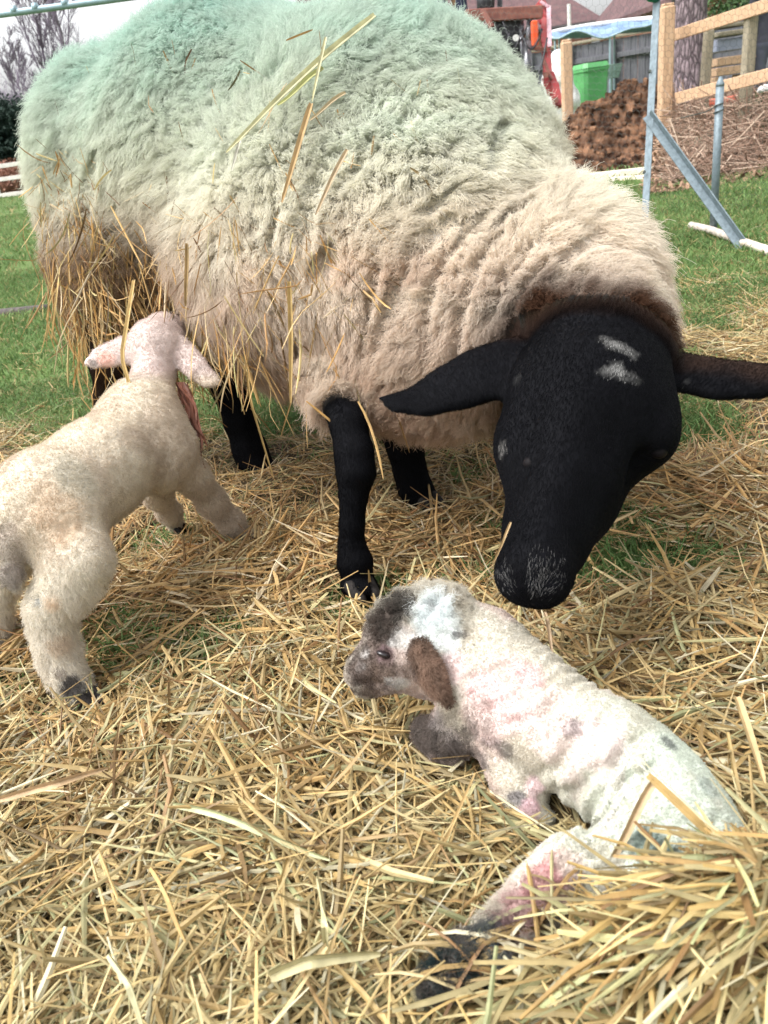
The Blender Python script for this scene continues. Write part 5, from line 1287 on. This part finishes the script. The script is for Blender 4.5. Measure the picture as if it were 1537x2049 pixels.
# heap of straw on the newborn's hindquarters
n = 2600; x = .20 + rng.normal(0, .085, n); y = .35 + rng.normal(0, .055, n); 
a = rng.normal(.15, 1.3, n); L = rng.uniform(.04, .2, n); t = np.linspace(-.5, .5, 6); pt = rng.normal(0, .25, n)
d = np.stack([np.cos(a) * np.cos(pt), np.sin(a) * np.cos(pt), np.sin(pt)], -1); Pp = np.stack([x, y, heap(x, y) + .005 + .06 * rng.random(n)], -1)[:, None] + d[:, None] * (L[:, None] * t)[..., None]
Pp[..., 2] -= (t ** 2)[None] * L[:, None] * rng.uniform(0, .9, (n, 1)); Pp[..., :2] += (rng.normal(0, .1, (n, 1, 2)) * (t ** 2)[None, :, None]) * L[:, None, None]
ok = np.ones(n, bool)
for q in range(6):
    dd = lb.dist(Pp[:, q]); ok &= dd > .002
    pxx, pyy, _ = PX(Pp[:, q]); ok &= ~((pyy < 1640) | ((pxx < 940) & (pyy < 1960) & (rng.random(n) < .9)) | (pyy < 1800 - (pxx - 1060) * .42 - 90 * rng.random(n)))
Pp = Pp[ok]; parts = [ribbons(Pp, rng.uniform(.0018, .0055, len(Pp)), straw_cols(len(Pp)) * [.70, .70, .58], .3)]
obj('straw_heap', parts, m_straw, kind='stuff')

# ---- wisps caught in the fleece
from mathutils import Vector as Vec
tri = [tuple(map(int, f)) for f in EF]
bvh = BVHTree.FromPolygons([tuple(v) for v in EV], tri)
def on_ewe(px, py, lift=.03):
    d = Vec(W(px, py, 1.0) - CAM).normalized(); h = bvh.ray_cast(Vec(CAM), d)
    return (np.array(h[0]) + np.array(h[1]) * lift) if h[0] is not None else None
parts = []; hw = []
for q in range(1050):
    r_ = rng.random()
    if r_ < .62: px, py = rng.normal(250, 120), rng.normal(590, 95)
    elif r_ < .80: px, py = rng.uniform(80, 240), rng.uniform(300, 620)
    elif r_ < .86: px, py = rng.uniform(380, 760), rng.uniform(420, 830)
    elif r_ < .94: px, py = rng.normal(615, 60), rng.normal(530, 60)
    else: px, py = rng.uniform(120, 900), rng.uniform(100, 420)
    p = on_ewe(px, py, rng.uniform(.018, .045))
    if p is None: continue
    l_ = rng.uniform(.02, .12) * (1.0 if py > 400 else .5); a_ = rng.normal(-1.45 if px < 420 else -1.3, .55)
    d = RT * math.cos(a_) + np.array([0, 0, 1.]) * math.sin(a_) - FW * rng.normal(.05, .25)
    t = np.linspace(0, 1, 6)[:, None]; sd = norm(rng.normal(size=3))
    kk = rng.uniform(.2, .8); Q = p + d * l_ * t + sd * l_ * rng.normal(0, .22) * t ** 2 + norm(rng.normal(size=3)) * l_ * np.maximum(t - kk, 0) * (rng.random() < .35) * 1.2
    hw.append(Q)
hw = np.array(hw); c = straw_cols(len(hw), 1) * [.92, .84, .74]; dk = rng.random(len(hw)) < .14; c[dk] *= .45
parts.append(ribbons(hw, rng.uniform(.0009, .0036, len(hw)), c, .3))
# long bedraggled strands hanging behind the rump and under the belly
hw = []
for q in range(420):
    if q % 3: px, py = rng.uniform(85, 230), rng.uniform(400, 700)
    else: px, py = rng.uniform(230, 520), rng.uniform(600, 690)
    p = on_ewe(px, py, rng.uniform(.015, .035))
    if p is None: continue
    l_ = rng.uniform(.06, .17); t = np.linspace(0, 1, 7)[:, None]
    hw.append(p + np.array([0, 0, -1.]) * l_ * t + RT * l_ * rng.normal(0, .22) * t + norm(rng.normal(size=3)) * l_ * .12 * np.sin(t * rng.uniform(2, 6)) - FW * .02 * t)
hw = np.array(hw); parts.append(ribbons(hw, rng.uniform(.0012, .004, len(hw)), straw_cols(len(hw), 1) * [.92, .84, .70], .3))
o_ = obj('straw_wisps', parts, m_straw, kind='stuff')

# ---- stalks that stand out on their own
def stalk(pts, w_, col, label, name='straw_stalk', cat_='straw', fold=.45, sid=None):
    P = np.array(pts, float); n_ = 14; s = np.linspace(0, len(P) - 1, n_); i0 = np.minimum(s.astype(int), len(P) - 2); f_ = (s - i0)[:, None]; Q = P[i0] * (1 - f_) + P[i0 + 1] * f_
    T = norm(np.gradient(Q, axis=0)); side = norm(np.cross(T, FW))[None]
    w_ = w_ * .66; wv = w_ * (1 + .12 * np.sin(np.linspace(0, 5, n_))) * np.minimum(1, np.linspace(1.0, .45, n_) * 1.5)
    Q = Q + norm(np.array([.3, .5, .8])) * (w_ * .5 * np.sin(np.linspace(0, rng.uniform(2, 7), n_)))[:, None]
    V_, F_, C_ = ribbons(Q[None], wv[None], np.array([col]) * .74, fold, side=side, taper=.8)
    C_ = C_ * (.8 + .35 * fbm(V_, 80, 2, 9)[:, None])
    V2 = V_ + np.tile(FW * w_ * .25, (len(V_), 1)); o = len(V_)
    return obj(name, [(V_, F_, C_), (V2, F_[:, ::-1], C_)], m_straw, label=label, cat=cat_)
GOLD = (.66, .47, .20); PALE = (.74, .70, .44); GRN = (.52, .60, .36); ORG = (.58, .40, .20)
oe = lambda a, b, l=.045: on_ewe(a, b, l)
def ez(l):
    l = [x for x in l if x is not None]
    if len(l) > 2:
        a, b = l[0], l[-1]; n_ = len(l) - 1; t_ = [i_ / n_ for i_ in range(n_ + 1)]
        ch = [a + (b - a) * u_ for u_ in t_]; push = max(0, max(np.dot(c_ - q_, FW) for c_, q_ in zip(ch, l)))
        l = [c_ * .85 + q_ * .15 - FW * (push * .8) for c_, q_ in zip(ch, l)]
    return l
stalk(ez([oe(747, 88, .03), oe(660, 155), oe(580, 235), oe(495, 335)]), .0115, PALE, 'longest pale green straw stalk lying slantwise high on the ewe\'s flank')
stalk(ez([oe(660, 180, .05), oe(625, 220, .05), oe(588, 258, .05)]), .009, (.60, .60, .28), 'short olive straw stalk just under the longest pale stalk')
stalk(ez([oe(640, 245), oe(622, 340), oe(597, 440)]), .0105, ORG, 'orange brown straw stalk hanging down the middle of the ewe\'s flank')
stalk(ez([oe(665, 145, .05), oe(652, 200, .055), oe(645, 250, .05)]), .006, PALE, 'thin pale stalk joining the crossed stalks on the flank')
stalk(ez([oe(525, 325, .05), oe(508, 380, .05)]), .006, (.8, .77, .66), 'short white straw tip below the end of the longest stalk')
stalk(ez([oe(712, 222, .05), oe(690, 245, .05), oe(645, 290, .05)]), .007, (.62, .50, .32), 'ragged tan straw blade right of the orange stalk')
stalk(ez([oe(718, 355, .05), oe(692, 400, .05), oe(668, 445, .05)]), .008, (.68, .52, .34), 'tan straw blade angled below the ragged blade on the flank')
stalk(ez([oe(625, 560, .045), oe(635, 680, .05), oe(642, 800, .045)]), .0095, GOLD, 'long golden straw stalk hanging above the ewe\'s front leg')
stalk(ez([oe(432, 515, .05), oe(436, 560, .055), oe(432, 600, .05)]), .008, ORG, 'short orange straw piece upright on the ewe\'s lower flank')
stalk(ez([oe(385, 590, .05), oe(368, 640, .06)]), .006, (.82, .80, .74), 'bright white straw fragment above the standing lamb\'s ear')
stalk([W(268, 560, 1.24), W(255, 640, 1.19), W(243, 715, 1.17), W(262, 775, 1.17), W(325, 822, 1.15)], .0085, GOLD, 'bent golden stalk hanging over the standing lamb\'s ear and neck')
stalk([W(480, 600, 1.30), W(488, 700, 1.28), W(500, 800, 1.27), W(548, 955, 1.33)], .0065, GOLD, 'long thin golden stalk hanging from the belly before the black hind leg')
stalk([W(1298, 1552, .60), W(1395, 1650, .585), W(1537, 1790, .57), W(1600, 1850, .57)], .0088, GOLD, 'long bent golden stalk propped over the newborn\'s back sloping to the right edge')
stalk([W(1312, 1560, .60), W(1262, 1650, .60), W(1208, 1745, .605)], .0085, (.70, .52, .30), 'straight stalk leaning the other way beneath the bent golden stalk')
stalk([W(1475, 1395, .74), W(1500, 1480, .72), W(1530, 1570, .70)], .010, (.72, .54, .28), 'upright golden blade at the right edge behind the newborn\'s back')
stalk([W(1020, 1790, .615), W(1100, 1805, .60), W(1215, 1825, .59)], .0075, (.74, .58, .30), 'flat golden stalk crossing the newborn\'s red stained thigh')
stalk([W(1225, 1790, .59), W(1215, 1900, .575), W(1208, 2060, .56)], .0075, (.50, .30, .14), 'brown upright stalk stuck in the straw heap')
stalk([W(1190, 2030, .54), W(1300, 2000, .535), W(1420, 2000, .53), W(1600, 2010, .53)], .014, (.66, .55, .28), 'broad golden blade lying along the bottom of the straw heap')
stalk([W(1340, 1815, .585), W(1430, 1860, .58), W(1600, 1840, .58)], .012, (.66, .68, .36), 'broad yellow green blade crossing the straw heap at the right')
g_ = lambda a, b, z=.05: G(a, b, z)
stalk([g_(345, 1610, .06), g_(480, 1650, .075), g_(660, 1715, .06)], .0085, (.66, .68, .40), 'long pale green stalk lying across the open straw left of the newborn')
stalk([g_(300, 1735, .07), g_(335, 1800, .08), g_(372, 1880, .07)], .0065, GOLD, 'golden stalk slanting downward in the lower left straw')
stalk([g_(0, 1600, .06), g_(110, 1575, .07), g_(215, 1540, .06)], .010, (.66, .46, .26), 'broad tan blade lying at the left edge of the straw')
stalk([g_(540, 1955, .07), g_(610, 1935, .085), g_(760, 1920, .07)], .012, (.62, .56, .32), 'wide pale blade lying at the bottom of the photo centre')
stalk([g_(215, 1910, .09), g_(255, 1975, .1), g_(285, 2060, .08)], .007, PALE, 'pale stalk poking up at the bottom edge on the left')
stalk([g_(635, 1755, .06), g_(650, 1850, .09), g_(655, 1900, .06)], .008, (.72, .66, .38), 'stout pale stalk standing left of the newborn\'s dark hind leg')
stalk([W(1090, 1225, .93), W(1100, 1270, .92), W(1108, 1320, .90)], .006, (.66, .48, .3), 'short upright tan stalk between the ewe\'s nose and the newborn\'s back')
stalk([W(1022, 1045, .77), W(1008, 1080, .765), W(985, 1130, .78)], .0035, ORG, 'thin curved orange stalk touching the ewe\'s muzzle')
# the cleansing that still hangs from the ewe
cl_ = []
for q in range(16):
    p0 = W(362 + rng.normal(0, 4), 765, 1.25); p1 = W(398 + rng.normal(0, 9), 905 + rng.normal(0, 20), 1.22)
    cl_.append(np.array([p0 + (p1 - p0) * t_ + RT * .006 * math.sin(t_ * 5 + q) for t_ in np.linspace(0, 1, 8)]))
Vc, Fc, Cc = ribbons(np.array(cl_), rng.uniform(.003, .008, 16), np.array([[.17, .065, .04]]) * (.5 + rng.random((16, 1))), .4)
obj('afterbirth', (Vc, Fc, Cc), m_straw, label='dark red strands of afterbirth hanging behind the standing lamb\'s neck', cat='afterbirth')

# ---- grass
def grass(n, y0, y1, hmin, hmax, wd, mg=200):
    xs, ys = [], []; tot = 0
    while tot < n:
        y = y0 + (y1 - y0) * rng.random(n * 2) ** (.8); x = (rng.random(n * 2) - .5) * 2 * (y * .62 + .5)
        d = density(x, y) if y0 < 4 else np.zeros_like(x); tf_ = fbm(v2(x, y), 3.0, 2, 131)
        ok = in_view(x, y, mg) & (rng.random(len(x)) < (1.0 - .93 * smooth01(d, .25, .7)) * (.45 + .8 * tf_)); xs.append(x[ok]); ys.append(y[ok]); tot += ok.sum()
    x = np.concatenate(xs)[:n]; y = np.concatenate(ys)[:n]; z = ground_h(x, y)
    P0 = v2(x, y); hq = fbm(P0, 1.6, 2, 132); h = (hmin + (hmax - hmin) * rng.random(n)) * (.6 + .8 * hq)
    a = rng.random(n) * 6.28; ln = rng.uniform(.2, .9, n); d = np.stack([np.cos(a), np.sin(a), np.zeros(n)], -1); t = np.array([0, .55, 1.0])
    Pp = np.stack([x, y, z], -1)[:, None] + d[:, None] * (h * ln)[:, None, None] * (t ** 1.7)[None, :, None] + np.array([0, 0, 1.])[None, None] * h[:, None, None] * t[None, :, None] * (1 - .25 * t[None, :, None])
    q = fbm(P0, 5, 2, 133)[:, None]; c = np.array([.06, .13, .035]) * (1 - q) + np.array([.18, .26, .09]) * q; c = c * (.6 + .8 * rng.random((n, 1))); dry = rng.random(n) < .12; c[dry] = np.array([.34, .28, .13]) * (.6 + .6 * rng.random((dry.sum(), 1)))
    return ribbons(Pp, np.full(n, wd) * rng.uniform(.6, 1.3, n), c, .2, taper=1.0)
gp = [grass(70000, .75, 2.6, .015, .045, .0022), grass(90000, 2.4, 6, .018, .05, .0035), grass(50000, 6, 16, .03, .06, .008), grass(30000, 16, 45, .05, .09, .02)]
obj('grass', [cat(gp)], mat_attr('grass_blades', rough=.6, spec=.25, trans=.3), kind='stuff')
# loose straws fallen across the newborn's hind leg and belly
hs2 = []
for q in range(70):
    px, py = rng.uniform(880, 1180), rng.uniform(1760, 1990)
    if py < 1800 - (px - 900) * .2: continue
    c = W(px, py, min(hit(lb, px, py), GD(px, py, .035)) - .006); a_ = rng.normal(.3, .9); l_ = rng.uniform(.04, .12); d = RT * math.cos(a_) + (UP * .8 + FW * .5) * math.sin(a_)
    t = np.linspace(-.5, .5, 6)[:, None]; hs2.append(c + d * l_ * t - np.array([0, 0, 1.]) * l_ * .9 * t ** 2)
hs2 = np.array(hs2); obj('fallen_straw', ribbons(hs2, rng.uniform(.0015, .0045, len(hs2)), straw_cols(len(hs2)) * [.7, .68, .6], .3), m_straw, kind='stuff')
